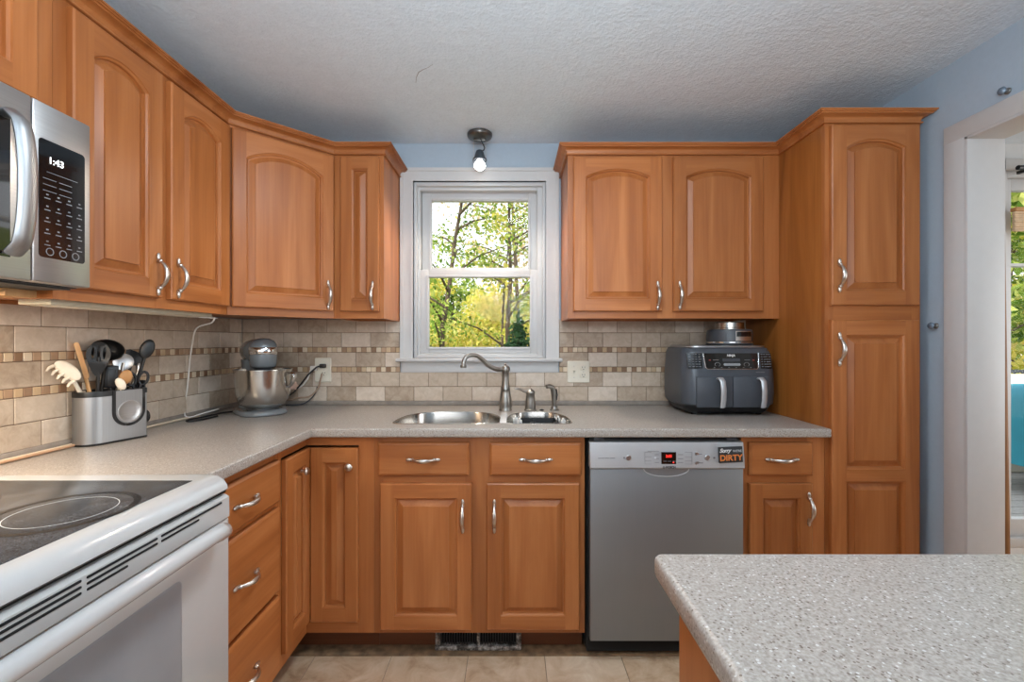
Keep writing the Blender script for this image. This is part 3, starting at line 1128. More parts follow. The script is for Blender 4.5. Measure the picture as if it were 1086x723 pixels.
# sink: two steel bowls hung under the worktop
sk = thing('sink', 'double stainless steel sink bowl set in the worktop under the window', 'sink', (-0.12, 2.02, 0.74))
def bowl(outl, depth, name):
    cx = sum(p[0] for p in outl) / len(outl); cy = sum(p[1] for p in outl) / len(outl)
    def ring(k, z): return [(cx + (p[0] - cx) * k + 0.12, cy + (p[1] - cy) * k - 2.02, z - 0.74) for p in outl]
    zt = 0.8828
    m = MB()
    m.loft([ring(1.035, CT + 0.0004), ring(1.03, CT + 0.0016), ring(0.998, CT + 0.0016), ring(0.985, CT - 0.004), ring(0.965, zt - depth * 0.75), ring(0.95, zt - depth * 0.93), ring(0.88, zt - depth), ring(0.2, zt - depth - 0.004)], False, True)
    o = m.build(name, SSBOWL, sk, smooth=60)
    m = MB(); m.lathe([(0.04, 0.0), (0.042, 0.003), (0.036, 0.004), (0.03, -0.0005), (0.005, -0.0005)], (cx + 0.12, cy - 2.02, zt - depth - 0.74 - 0.001), 24)
    m.build('drain', CHROME, o)
    return o
bowl(BOWL_L, 0.19, 'bowl'); bowl(BOWL_R, 0.17, 'bowl')
m = MB(); m.box(-0.051 + 0.12, -0.023 + 0.12, 1.885 - 2.02, 2.12 - 2.02, CT - 0.74 + 0.0003, CT + 0.0025 - 0.74, 0.001)
m.build('divider', simple('divider_highlight_white', srgb(222, 220, 216), 0.25), sk)  # white stands in for the bright reflection on the steel divider

# ------------------------------------------------------------------ island
il = plate('island_worktop', [[(0.226, -0.75), (1.45, -0.75), (1.45, 0.733)] + [(0.226 + 0.014 - 0.014 * math.cos(R(t)), 0.733 - 0.014 + 0.014 * math.sin(R(t))) for t in (90, 65, 45, 25, 0)]], 0.8825, CT, 0.009, LAM)
tag(il, 'grey speckled island worktop with rounded edge in the foreground', 'worktop')
r = thing('island_cabinet', 'maple cabinet carrying the grey speckled island worktop', 'cabinet', (0.25, 0.68, 0))
m = MB(); m.box(0.0, 0.02, -1.3, 0.0, 0.1, 0.882); m.box(1.12, 1.14, -1.3, 0, 0.1, 0.882); m.box(0.02, 1.12, -1.3, -1.28, 0.1, 0.882); m.box(0.02, 1.12, -1.28, -0.02, 0.1, 0.12)
m.build('carcass', WZ, r, smooth=0)
m = MB(); m.box(0.02, 1.12, -0.02, -0.0005, 0.1, 0.882); m.build('back_panel', WZ, r, smooth=0)
m = MB(); m.box(0.02, 1.1, -1.24, -0.05, 0.0, 0.1); m.build('toe_kick', WKICK, r, smooth=0)

# ------------------------------------------------------------------ dishwasher
dw = thing('dishwasher', 'stainless dishwasher built in between sink base and small cabinet', 'dishwasher', (0.304, 1.769, 0))
w = 0.5955
m = MB(); m.box(-0.006, w + 0.003, 0.05, 0.62, 0.02, 0.8795); m.build('tub', VOID, dw)
m = MB(); m.box(-0.004, w + 0.001, 0.10, 0.115, 0.0, 0.09); m.build('kick_plate', BLACK, dw)
m = MB(); m.box(0.005, w - 0.005, 0.022, 0.05, 0.10, 0.874); m.build('gasket', BLACK, dw)
m = MB(); m.box(0.0, w, 0.0, 0.03, 0.092, 0.7615, 0.003)
do = m.build('door', SSDOOR, dw)
# control panel with a scooped grip under its middle
m = MB()
sec = [(0.004, 0.864), (0.03, 0.866), (0.034, 0.86), (0.034, 0.765), (-0.004, 0.763), (-0.009, 0.768), (-0.006, 0.80)]
m.prism(sec, -0.001, w + 0.001, 'x')
cp = m.build('control_panel', SSPANEL, dw, smooth=20)
m = MB()
gx, gw = 0.295, 0.088
rings = []
for k in range(13):
    a = PI * k / 12
    rings.append((gx - gw * math.cos(a), 0.7625 - 0.030 * math.sin(a)))
m.prism(rings, -0.0025, -0.0003, 'y')
m.build('grip_recess', SSDOOR, do)
m = MB(); m.tube([(a, -0.0012, b) for a, b in rings], 0.0022, 8)  # pale tube put in for the highlight along the grip's lower edge
m.build('grip_highlight', SSPANEL, do)
def dwx(px): return (px - 543) * 1.766 / FOC - 0.304
def dwz(py): return EYE_Z - (py - 361.5) * 1.766 / FOC
FY = -0.0075
def flat(name, x0, x1, z0, z1, mat, parent, y=FY, t=0.0012):
    m = MB(); m.box(x0, x1, y - t, y + 0.003, z0, z1)
    return m.build(name, mat, parent, smooth=0)
disp = flat('display', dwx(701), dwx(716.5), dwz(491.5), dwz(479), BLACKG, cp)
lettering('digits', '2:05', 0.014, RED, disp, ((dwx(701) + dwx(716.5)) / 2, FY - 0.0016, dwz(483.3)), bold=0.0004)
flat('indicator', dwx(713.0), dwx(714.4), dwz(490.5), dwz(489.2), RED, disp, FY - 0.0012)
for k in range(3): flat('print_line', dwx(703) + 0.018 * k, dwx(706.5) + 0.018 * k, dwz(488.8), dwz(488.3), INKG, disp, FY - 0.0009)
lettering('brand_lettering', 'BOSCH', 0.0115, INKD, cp, (dwx(710.8), -0.0098, dwz(495)), bold=0.0004)
EYF = -0.0092
m = MB(); m.lathe([(0.0038, -0.001), (0.0046, -0.001), (0.0046, 0.001), (0.0038, 0.001)], (dwx(703.5), EYF, dwz(495)), 20, 'y', cap0=False, cap1=False)
m.box(dwx(703.5) - 0.0022, dwx(703.5) + 0.0022, EYF - 0.0008, EYF, dwz(495) - 0.0004, dwz(495) + 0.0004); m.box(dwx(703.5) - 0.0022, dwx(703.5) - 0.0014, EYF - 0.0008, EYF, dwz(495) - 0.0025, dwz(495) + 0.0025); m.box(dwx(703.5) + 0.0014, dwx(703.5) + 0.0022, EYF - 0.0008, EYF, dwz(495) - 0.0025, dwz(495) + 0.0025)
m.build('emblem', INKD, cp)
for px, py, rr in ((666.5, 485, 0.0108), (749.8, 485, 0.0108), (738.5, 480.8, 0.0068), (738.8, 490.5, 0.0068)):
    m = MB(); m.lathe([(rr, 0.0), (rr, -0.002), (rr * 0.86, -0.0035), (rr * 0.82, -0.002), (0.001, -0.002)], (dwx(px), FY + 0.001, dwz(py)), 24, 'y')
    m.build('button', SSX, cp)
def prn(*a):
    m = MB(); m.box(*a); m.build('print_mark', INKG, cp, smooth=0)
for py in (479.2, 484, 488.3, 491.6):
    prn(dwx(684), dwx(690.5), FY - 0.0006, FY + 0.001, dwz(py) - 0.0004, dwz(py) + 0.0004)
    prn(dwx(726), dwx(733.5), FY - 0.0006, FY + 0.001, dwz(py) - 0.0004, dwz(py) + 0.0004)
for px in (683.6, 733.5): prn(dwx(px) - 0.0004, dwx(px) + 0.0004, FY - 0.0006, FY + 0.001, dwz(491.8), dwz(479))
prn(dwx(686.5), dwx(698.5), FY - 0.0006, FY + 0.001, dwz(478.2), dwz(477.8))
for py in (481.7, 486, 490):
    prn(dwx(694), dwx(698.5), FY - 0.0006, FY + 0.001, dwz(py) - 0.0008, dwz(py) + 0.0008); prn(dwx(718.5), dwx(724), FY - 0.0006, FY + 0.001, dwz(py) - 0.0008, dwz(py) + 0.0008)
for a, b in ((634, 640.5), (641.3, 646), (646.7, 652)):
    prn(dwx(a), dwx(b), FY - 0.0006, FY + 0.001, dwz(485.4) - 0.0008, dwz(485.4) + 0.0008)
prn(dwx(661), dwx(662.5), FY - 0.0006, FY + 0.001, dwz(486), dwz(484)); prn(dwx(756), dwx(758), FY - 0.0006, FY + 0.001, dwz(486), dwz(484))
prn(dwx(741), dwx(744), FY - 0.0006, FY + 0.001, dwz(481.4), dwz(480.6)); prn(dwx(741), dwx(745), FY - 0.0006, FY + 0.001, dwz(490.9), dwz(490.1))

flat('round_light', dwx(693.8), dwx(695.4), dwz(486), dwz(484.5), INKW, cp)
m = MB()
m.M = Matrix()
for a in (0.016, w - 0.06):
    m = MB(); m.box(a, a + 0.04, 0.012, 0.05, 0.868, 0.8795, 0.002); m.build('mounting_bracket', DGREY, dw)
# the magnet
INKW2 = simple('pale_grey_print', srgb(176, 178, 180), 0.6)
mg = thing('magnet_sign', 'small black DIRTY magnet on the dishwasher control panel', 'sign', (0.304 + dwx(773.8), 1.769 + FY - 0.006, dwz(481.4)), 0)
mg.rotation_euler = (0, R(-2.5), 0)
m = MB(); m.box(-0.046, 0.046, 0.0, 0.006, -0.0305, 0.0305, 0.0012); m.build('board', SLATEBOARD, mg)
lettering('white_lettering', 'Sorry', 0.0205, INKW, mg, (-0.0225, -0.0005, 0.0165), shear=0.35, bold=0.0006, space=0.9)
lettering('grey_lettering', "WE'RE", 0.0125, INKW2, mg, (0.0245, -0.0005, 0.0135), bold=0.0002)
lettering('orange_lettering', 'DIRTY', 0.031, ORANGE, mg, (0.0, -0.0005, -0.0125), bold=0.0008)

# ------------------------------------------------------------------ range
rg = thing('range', 'white electric range with black ceramic cooktop beside the drawers', 'range', (-0.706, 0.384, 0), R(90))
rw = 0.752
m = MB(); m.box(0.004, rw - 0.004, 0.045, 0.70, 0.03, 0.884); m.build('body', ENAMEL, rg)
m = MB()
sec = [(0.052, 0.9262), (0.040, 0.927), (0.024, 0.924), (0.010, 0.915), (0.001, 0.902), (-0.001, 0.893), (0.006, 0.887), (0.70, 0.887), (0.70, 0.924)]
m.prism(sec, 0.0, rw, 'x')
bmesh.ops.bevel(m.bm, geom=[e for e in m.bm.edges if all(abs(v.co.x - rw) < 1e-5 for v in e.verts) or all(abs(v.co.x) < 1e-5 for v in e.verts)], offset=0.008, segments=3, profile=0.5, affect='EDGES')
tp = m.build('cooktop_frame', ENAMEL, rg, smooth=50)
m = MB(); m.box(0.045, rw - 0.055, 0.053, 0.64, 0.921, 0.9276, 0.001)
gl = m.build('cooktop_glass', HOB, rg)
RINGW = simple('white_ring_print', srgb(190, 190, 188), 0.4)
RINGD = simple('grey_ring_print', srgb(26, 26, 27), 0.25)
for lx, ly, ra, rb in ((0.500, 0.165, 0.083, 0.117), (0.515, 0.445, 0.06, 0.095), (0.19, 0.17, 0.07, 0.10), (0.19, 0.45, 0.06, 0.09)):
    m = MB()
    m.lathe([(rb - 0.012, 0.9276), (rb - 0.012, 0.9279), (rb, 0.9279), (rb, 0.9276)], (lx, ly, 0), 64, cap0=False, cap1=False)
    bn = m.build('burner', RINGD, gl)
    m = MB()
    m.lathe([(ra - 0.0014, 0.9277), (ra - 0.0014, 0.9280), (ra, 0.9280), (ra, 0.9277)], (lx, ly, 0), 64, cap0=False, cap1=False)
    m.build('ring_mark', RINGW, bn)
m = MB()
m.prism([(0.045, 0.8865), (0.008, 0.878), (-0.001, 0.872), (-0.002, 0.823), (0.045, 0.823)], 0.002, rw - 0.002, 'x')
vp = m.build('vent_panel', ENAMEL, rg, smooth=25)
m = MB(); m.box(0.004, rw - 0.004, 0.0055, 0.044, 0.8835, 0.8868); m.build('shadow_gap', VOID, rg)  # black filler strip; the seam's shade is put into its colour
m = MB()
for z, segs in ((0.8665, ((0.02, 0.16), (0.17, 0.36), (0.37, 0.52), (0.53, 0.72))), (0.8565, ((0.02, 0.16), (0.17, 0.36), (0.37, 0.52), (0.53, 0.64))), (0.8465, ((0.02, 0.16), (0.17, 0.36), (0.37, 0.45)))):
    for a, b in segs: m.box(a, b, -0.0035, 0.004, z - 0.0022, z + 0.0022, 0.0015)
m.build('vent_slots', VOID, vp)
m = MB(); m.box(0.0, rw, 0.0, 0.045, 0.155, 0.820, 0.004)
od = m.build('oven_door', ENAMEL, rg)
wgl = []
for i, y in ((0.0, -0.0012), (0.004, -0.003)):
    wgl.append([(0.3765 + a, y, 0.545 + b) for a, b in rrect(0.2115 - i, 0.2055 - i, 0.014)])
m = MB(); m.loft([[(p[0], 0.002, p[2]) for p in wgl[0]], wgl[0], wgl[1]])
m.build('oven_window', simple('grey_oven_glass', srgb(146, 147, 149), 0.4, var=0.06, nscale=9), od)
m = MB()
pts = [(0.012, 0.004, 0.792), (0.012, -0.022, 0.806), (0.016, -0.038, 0.819), (0.045, -0.046, 0.826), (0.12, -0.048, 0.828)] + [(0.12 + 0.50 * k / 8, -0.048, 0.828) for k in range(1, 9)] + [(0.650, -0.046, 0.826), (0.676, -0.038, 0.819), (0.681, -0.022, 0.806), (0.681, 0.004, 0.792)]
m.tube(pts, [0.012, 0.014, 0.016, 0.0165] + [0.0165] * 10 + [0.0165, 0.016, 0.014, 0.012], 14, squash=(1.05, 0.85))
m.build('oven_handle', ENAMEL, od, smooth=60)
m = MB(); m.box(0.002, rw - 0.002, 0.006, 0.045, 0.03, 0.148, 0.004); m.build('storage_drawer', ENAMEL, rg)

# ------------------------------------------------------------------ microwave
mw = thing('microwave', 'stainless over-the-range microwave with a bowed handle and black keypad', 'microwave', (-1.036, 0.364, 1.386), R(90))
m = MB(); m.box(0.003, 0.752, 0.032, 0.39, 0.0, 0.3995); bo = m.build('body', DGREY, mw)
m = MB(); m.box(0.01, 0.745, 0.04, 0.385, -0.004, 0.002); m.build('underside', DARKBOTTOM, mw)
m = MB(); m.box(0.0, 0.6175, 0.0, 0.033, 0.002, 0.400, 0.004)
dr = m.build('door', SSX, mw)
m = MB(); m.box(0.045, 0.575, -0.0015, 0.003, 0.045, 0.335, 0.001); m.build('door_window', BLACKG, dr)
m = MB()
hp = []
for k in range(17):
    s = k / 16
    hp.append((0.563, -0.020 - 0.030 * max(math.sin(PI * s), 0) ** 0.35, 0.052 + 0.285 * s))
hp = [(0.563, 0.004, 0.052)] + hp + [(0.563, 0.004, 0.337)]
m.tube(hp, [0.012] * 19, 12, squash=(0.75, 1.55), up=(0, 1, 0))
m.build('handle', SS, dr, smooth=50)
m = MB(); m.box(0.6195, 0.755, 0.0, 0.033, 0.002, 0.400, 0.004)
cpn = m.build('control_panel', SSX, mw)
kx0, kx1 = 0.6315, 0.738
m = MB(); m.loft([[(0.685 + a, y, 0.189 + b) for a, b in rrect(0.0535, 0.131, 0.008)] for y in (0.002, -0.0012)])
kp = m.build('keypad', BLACKG, cpn)
lettering('clock_digits', '1:43', 0.021, WDIG, kp, (0.669, -0.0016, 0.276), bold=0.0002)
m = MB()
for rI in range(5):
    for cI in range(4):
        x = 0.643 + cI * 0.025; z = 0.085 + rI * 0.026
        m.box(x, x + 0.013, -0.0016, 0.0, z, z + 0.0022); m.box(x + 0.004, x + 0.009, -0.0016, 0.0, z + 0.008, z + 0.011)
for rI in range(3):
    for cI in range(2):
        x = 0.640 + cI * 0.036; z = 0.206 + rI * 0.0135
        m.box(x, x + 0.03, -0.0016, 0.0, z, z + 0.0014)
m.box(0.648, 0.72, -0.0016, 0.0, 0.2485, 0.2497)
m.build('key_print', INKG, kp, smooth=0)
for k in range(3):
    m = MB(); m.lathe([(0.009, 0.0), (0.009, -0.0018), (0.007, -0.0018), (0.007, 0.0)], (0.655 + k * 0.03, 0, 0.072), 20, 'y', cap0=False, cap1=False)
    m.build('round_key', INKG, kp)
# task light under the microwave
light('microwave_task_light', 'AREA', (-1.25, 0.86, 1.375), (0, 0, 0), 8, (1.0, 0.83, 0.64), shape='RECTANGLE', size=0.25, size_y=0.10)

# under-cabinet light strip and its cord
us_ = thing('light_strip', 'long beige light strip under the left wall cabinet', 'light strip', (-1.165, 1.15, UB), R(90))
m = MB(); m.box(0.0, 0.62, 0.0, 0.085, -0.012, 0.010, 0.003); m.build('housing', CARDB, us_)
m = MB(); m.box(0.02, 0.60, 0.012, 0.073, -0.0135, -0.0115, 0.0005); m.build('lens', IVORY, us_)
m = MB(); m.box(0.565, 0.66, 0.004, 0.016, -0.016, -0.0125, 0.001); m.build('bracket', WCORD, us_)
# wooden block beneath the microwave
sb = MB(); sb.box(-1.30, -1.17, 1.05, 1.125, 1.3635, 1.382, 0.002)
tag(sb.build('wood_block', WPALE), 'pale wooden block under the microwave beside the light strip', 'block')


def cord(name, pts, r, mat, label, cat='cord', n=8, sub=6, group=None):
    """a smooth cable through the points"""
    P_ = [Vector(p) for p in pts]
    out = []
    for i in range(len(P_) - 1):
        p0 = P_[max(i - 1, 0)]; p1 = P_[i]; p2 = P_[i + 1]; p3 = P_[min(i + 2, len(P_) - 1)]
        for k in range(sub):
            t = k / sub
            out.append(0.5 * ((2 * p1) + (-p0 + p2) * t + (2 * p0 - 5 * p1 + 4 * p2 - p3) * t * t + (-p0 + 3 * p1 - 3 * p2 + p3) * t ** 3))
    out.append(P_[-1])
    m = MB(); m.tube(out, r, n)
    return tag(m.build(name, mat, smooth=70), label, cat, group)


zc = CT + 0.004
cord('power_cord', [(-1.168, 1.79, UB - 0.012), (-1.19, 1.80, 1.33), P(208.5, 348, 1.84), P(204, 364, 1.91), P(201, 385, 1.965), P(199.5, 405, 1.985), P(196.5, 425, 1.995), P(195.5, 437, 1.985), P(198, 442, 1.975), P(205, 441.5, 1.985), P(214, 438.5, 2.03), P(232, 433.5, 2.13)], 0.0032, WCORD, 'white cord hanging from the light strip down to the worktop')
cord('extension_cord', [(XL + 0.018, 1.16, CT + 0.006), (XL + 0.02, 1.35, CT + 0.006), (XL + 0.018, 1.55, CT + 0.006), (XL + 0.022, 1.75, CT + 0.006), (XL + 0.022, 1.92, CT + 0.006), (XL + 0.04, 2.03, CT + 0.006)], 0.0052, CREAM, 'cream cord lying along the left wall at the back of the worktop')
cord('extension_cord', [(XL + 0.031, 1.16, CT + 0.0062), (XL + 0.033, 1.40, CT + 0.0062), (XL + 0.031, 1.65, CT + 0.0062)], 0.0045, simple('tan_cord_plastic', srgb(190, 150, 116), 0.5), 'tan cord lying next to the cream one behind the utensil holder')

# ------------------------------------------------------------------ outlets
def outlet_plate(name, label, x, z, w, h, devs):
    r = thing(name, label, 'outlet', (x, YB - 0.009, z))
    m = MB()
    m.loft([[(a, y, b) for a, b in rrect(w / 2 - i, h / 2 - i, 0.006)] for i, y in ((0, 0.0), (0.0, -0.003), (0.003, -0.006))])
    m.build('cover_plate', IVORY, r)
    for kind, dx in devs:
        if kind == 'duplex':
            for dz in (-0.0195, 0.0195):
                m = MB()
                m.loft([[(dx + a, y, dz + b) for a, b in rrect(0.0165 - i, 0.0135 - i, 0.008)] for i, y in ((0, -0.005), (0, -0.0078), (0.0008, -0.0084))])
                s = m.build('socket', IVORY, r)
                m = MB()
                for sx in (-0.006, 0.006): m.box(dx + sx - 0.001, dx + sx + 0.001, -0.0088, -0.008, dz + 0.0005, dz + 0.0085)
                m.lathe([(0.0024, -0.0088), (0.0024, -0.008)], (dx, 0, dz - 0.006), 12, 'y')
                m.build('slot', VOID, s)
            m = MB(); m.ball((dx, -0.0066, 0), 0.003, 0.0014, 0.003, 12, 6); m.build('screw', NICKEL, r)
        else:
            m = MB(); m.box(dx - 0.0055, dx + 0.0055, -0.0075, -0.005, -0.0125, 0.0125, 0.0005); s = m.build('switch', IVORY, r)
            m = MB(); m.prism([(-0.006, -0.003), (-0.019, 0.006), (-0.019, 0.0105), (-0.006, 0.006)], dx - 0.0042, dx + 0.0042, 'x'); m.build('toggle', IVORY, s)
            for dz in (-0.03, 0.03):
                m = MB(); m.ball((dx, -0.0066, dz), 0.003, 0.0014, 0.003, 12, 6); m.build('screw', NICKEL, r)
    return r


outlet_plate('outlet', 'ivory wall outlet with cords plugged in, left of the window', -0.998, 1.106, 0.086, 0.128, [('duplex', 0.006)])
outlet_plate('switch_outlet', 'ivory plate with toggle switch and outlet, right of the window', 0.351, 1.096, 0.117, 0.114, [('switch', -0.024), ('duplex', 0.026)])
yo = YB - 0.02
pg = thing('black_plug_cord', 'black cord plugged into the outlet behind the mixer', 'cord', (-0.99, yo, 1.128))
m = MB(); m.box(-0.018, 0.014, -0.022, 0.003, -0.011, 0.011, 0.006); m.build('plug', BLACK, pg)
m = MB()
m.tube([(-0.015, -0.014, 0.0), (-0.03, -0.02, -0.006), (-0.07, -0.03, -0.045), (-0.11, -0.035, -0.10), (-0.14, -0.04, -0.135), (-0.165, -0.05, -0.155), (-0.195, -0.06, -0.162), (-0.24, -0.06, -0.165)], 0.0042, 8)
m.build('cable', BLACK, pg, smooth=70)
wp = thing('white_plug_cord', 'white cord hanging from the outlet behind the mixer', 'cord', (-1.045, yo, 1.115))
m = MB(); m.box(-0.012, 0.022, -0.018, 0.003, -0.013, 0.013, 0.005); m.build('plug', WCORD, wp)
m = MB(); m.tube([(-0.008, -0.013, -0.006), (-0.014, -0.015, -0.03), (-0.024, -0.015, -0.055), (-0.045, -0.018, -0.085), (-0.075, -0.02, -0.105)], 0.0042, 8)
m.build('cable', WCORD, wp, smooth=70)
cord('brown_cord', [(-0.995, yo - 0.012, 1.088), (-1.003, yo - 0.016, 1.05), (-1.01, yo - 0.018, 1.02), (-1.03, yo - 0.02, 0.99), (-1.06, yo - 0.025, 0.968), (-1.11, yo - 0.03, 0.963), (-1.17, yo - 0.02, 0.95)], 0.0045, simple('tan_cord_rubber', srgb(168, 140, 116), 0.6), 'tan cord sagging from the outlet to the worktop')
cord('grey_cord', [(-1.02, yo - 0.01, 1.02), (-1.03, yo - 0.012, 0.985), (-1.06, yo - 0.012, 0.95), (-1.10, yo - 0.02, 0.928), (-1.18, yo - 0.02, 0.924)], 0.0035, DGREY, 'thin grey cord drooping below the tan one')
bc_ = cord('appliance_cord', [(-1.12, 2.20, zc), (-1.25, 2.22, zc + 0.002), (-1.33, 2.12, zc + 0.004), (-1.365, 2.02, zc), (-1.375, 1.93, zc), (-1.35, 1.905, zc), (-1.325, 1.95, zc), (-1.32, 2.04, zc)], 0.004, BLACK, 'black mixer cord coiled on the worktop left of the mixer')
m = MB()
star = []
for k in range(12):
    a = 2 * PI * k / 12; rr = 0.026 if k % 2 == 0 else 0.014
    star.append((rr * math.cos(a) * 1.05, rr * math.sin(a)))
m.prism(star, -0.006, 0.006, 'y')
bmesh.ops.bevel(m.bm, geom=list(m.bm.edges), offset=0.003, segments=2, profile=0.5, affect='EDGES')
o = m.build('cord_clip', simple('salmon_plastic', srgb(224, 186, 164), 0.6)); o.location = (-1.128, yo - 0.045, 1.028)
tag(o, 'pale star-shaped clip on the cords beside the mixer bowl', 'clip')

# ------------------------------------------------------------------ stand mixer
mx_ = thing('stand_mixer', 'grey stand mixer with steel bowl in the worktop corner', 'mixer', (-1.195, 2.155, CT + 0.0005), R(45))
m = MB()
m.loft([[(a * k, -0.015 + b * k, z) for a, b in rrect(0.102, 0.138, 0.095, 10)] for k, z in ((0.96, 0.0), (1.0, 0.005), (1.0, 0.012), (0.95, 0.020), (0.80, 0.025), (0.5, 0.027))])
m.build('base', SLATE, mx_, smooth=60)
m = MB()
m.loft([[(a, yc + b, z) for a, b in rrect(hw, hd, min(hw, hd) * 0.8, 8)] for z, hw, hd, yc in ((0.02, 0.066, 0.055, 0.085), (0.06, 0.056, 0.045, 0.090), (0.13, 0.050, 0.040, 0.096), (0.20, 0.050, 0.046, 0.092), (0.25, 0.054, 0.06, 0.08))])
m.build('column', SLATE, mx_, smooth=60)
# head: a long rounded motor housing
m = MB()
rings = []
for y, hw, hh, zc_ in ((0.175, 0.012, 0.012, 0.290), (0.168, 0.033, 0.034, 0.290), (0.148, 0.047, 0.047, 0.290), (0.10, 0.054, 0.055, 0.290), (0.03, 0.056, 0.058, 0.292), (-0.03, 0.052, 0.055, 0.292), (-0.05, 0.046, 0.048, 0.290)):
    rings.append([(hw * math.copysign(abs(math.cos(2 * PI * k / 28)) ** 0.85, math.cos(2 * PI * k / 28)), y, zc_ + hh * math.copysign(abs(math.sin(2 * PI * k / 28)) ** 0.85, math.sin(2 * PI * k / 28))) for k in range(28)])
m.loft(rings)
# front of the head, a domed drum over the bowl
m.lathe([(0.042, 0.216), (0.051, 0.219), (0.056, 0.226), (0.0575, 0.275), (0.0575, 0.310), (0.055, 0.325), (0.045, 0.340), (0.026, 0.350), (0.002, 0.353)], (0, -0.055, 0), 36)
hd = m.build('motor_head', SLATE, mx_, smooth=60)
m = MB()
m.lathe([(0.0575, 0.278), (0.0595, 0.280), (0.0595, 0.308), (0.0575, 0.310)], (0, -0.055, 0), 36, cap0=False, cap1=False)
bd = m.build('chrome_band', CHROME, hd, smooth=50)
m = MB(); m.lathe([(0.024, 0.18), (0.030, 0.20), (0.040, 0.217), (0.01, 0.218)], (0, -0.055, 0), 24); m.lathe([(0.008, 0.06), (0.008, 0.19)], (0, -0.055, 0), 12); m.build('beater_shaft', DGREY, hd)
m = MB()
bc = (0, -0.055, 0)
m.lathe([(0.062, 0.0275), (0.064, 0.031), (0.072, 0.036), (0.090, 0.047), (0.105, 0.067), (0.113, 0.098), (0.116, 0.14), (0.119, 0.185), (0.1205, 0.205), (0.123, 0.2065), (0.123, 0.2095), (0.1185, 0.2095), (0.1165, 0.185), (0.113, 0.14), (0.108, 0.101), (0.100, 0.071), (0.084, 0.052), (0.02, 0.042)], bc, 48, cap0=True, cap1=True)
bw = m.build('bowl', SSBOWL, mx_, smooth=50)
m = MB()
ha = R(-45)
def hpt(rad, z, s=0): return (rad * math.cos(ha), -0.055 + rad * math.sin(ha), z)
m.tube([hpt(0.116, 0.190), hpt(0.136, 0.191), hpt(0.147, 0.186), hpt(0.148, 0.172), hpt(0.140, 0.152), hpt(0.128, 0.134), hpt(0.116, 0.126)], 0.010, 10, squash=(1.6, 0.55), up=(-math.sin(ha), math.cos(ha), 0))
m.build('bowl_handle', CHROME, bw, smooth=60)
m = MB(); m.lathe([(0.064, 0.026), (0.067, 0.028), (0.066, 0.032), (0.06, 0.033)], bc, 32); m.build('bowl_clamp', DGREY, mx_)

# ------------------------------------------------------------------ utensil holder and its contents
UO = Vector((-1.372, 1.545, CT + 0.0005))
ua = R(72)
uh = thing('utensil_holder', 'stainless utensil holder full of cooking tools on the left worktop', 'utensil holder', UO, ua)
def outl(k=1.0, L=0.093, D=0.05):
    """rounded near end, flat far end"""
    p = []
    for i in range(13):
        a = R(90 + 180 * i / 12)
        p.append((-L + D + D * math.cos(a) * k, D * math.sin(a) * k))
    p += [(L * k - 0.004, -D * k), (L * k, -D * k + 0.004), (L * k, D * k - 0.004), (L * k - 0.004, D * k)]
    return p
m = MB()
m.loft([[(a, b, z) for a, b in outl(k)] for k, z in ((1.0, 0.004), (1.0, 0.158), (0.95, 0.158), (0.95, 0.012))])
m.build('body', SS, uh, smooth=40)
m = MB()
m.loft([[(a, b, z) for a, b in outl(k)] for k, z in ((1.0, 0.0), (1.01, 0.001), (1.01, 0.006), (1.0, 0.0065))])
m.build('foot', BLACK, uh)
m = MB()
m.loft([[(a, b, z) for a, b in outl(k)] for k, z in ((1.0, 0.157), (1.015, 0.1575), (1.015, 0.173), (1.0, 0.175), (0.90, 0.175), (0.90, 0.15))], False, False)
m.build('rim', BLACK, uh, smooth=40)
# U-shaped black strip and round rest on the side
ux, uz, ur = 0.033, 0.100, 0.050
ul = [(ux - ur, 0.172)] + [(ux + ur * math.cos(a), uz + 0.0 + ur * math.sin(a)) for a in [PI + PI * k / 20 for k in range(21)]] + [(ux + ur, 0.172)]
ui = [(ux - ur * 0.82, 0.172)] + [(ux + ur * 0.82 * math.cos(a), uz + ur * 0.82 * math.sin(a)) for a in [PI + PI * k / 20 for k in range(21)]] + [(ux + ur * 0.82, 0.172)]
m = MB()
for k in range(len(ul) - 1):
    m.prism([ul[k], ul[k + 1], ui[k + 1], ui[k]], -0.054, -0.049, 'y')
bmesh.ops.remove_doubles(m.bm, verts=list(m.bm.verts), dist=1e-5)
m.build('trim_strip', BLACK, uh, smooth=30)
m = MB(); m.prism(ui, -0.0535, -0.0495, 'y'); pl_ = m.build('front_plate', SS, uh)
m = MB(); m.lathe([(0.036, -0.0535), (0.0375, -0.0560), (0.0355, -0.0565), (0.030, -0.0545), (0.018, -0.0540), (0.002, -0.0538)], (ux, 0, uz), 36, 'y'); m.build('spoon_rest', SSX, uh, smooth=60)
m = MB(); m.box(0.0935, 0.102, -0.03, 0.03, 0.03, 0.20, 0.004); m.lathe([(0.022, 0.094), (0.022, 0.108), (0.015, 0.11)], (0, -0.02, 0.07), 20, 'x'); m.build('knife_slot', BLACK, uh)


def orient(p, to_eye=True, roll=0.0):
    """frame at p: local z is up the picture, local -y looks at where the photographer stood"""
    d = Vector((p.x, p.y, 0)).normalized()
    yaw = math.atan2(-d.x, d.y)
    return Matrix.Translation(p) @ Matrix.Rotation(yaw, 4, 'Z') @ Matrix.Rotation(R(roll), 4, 'Y')


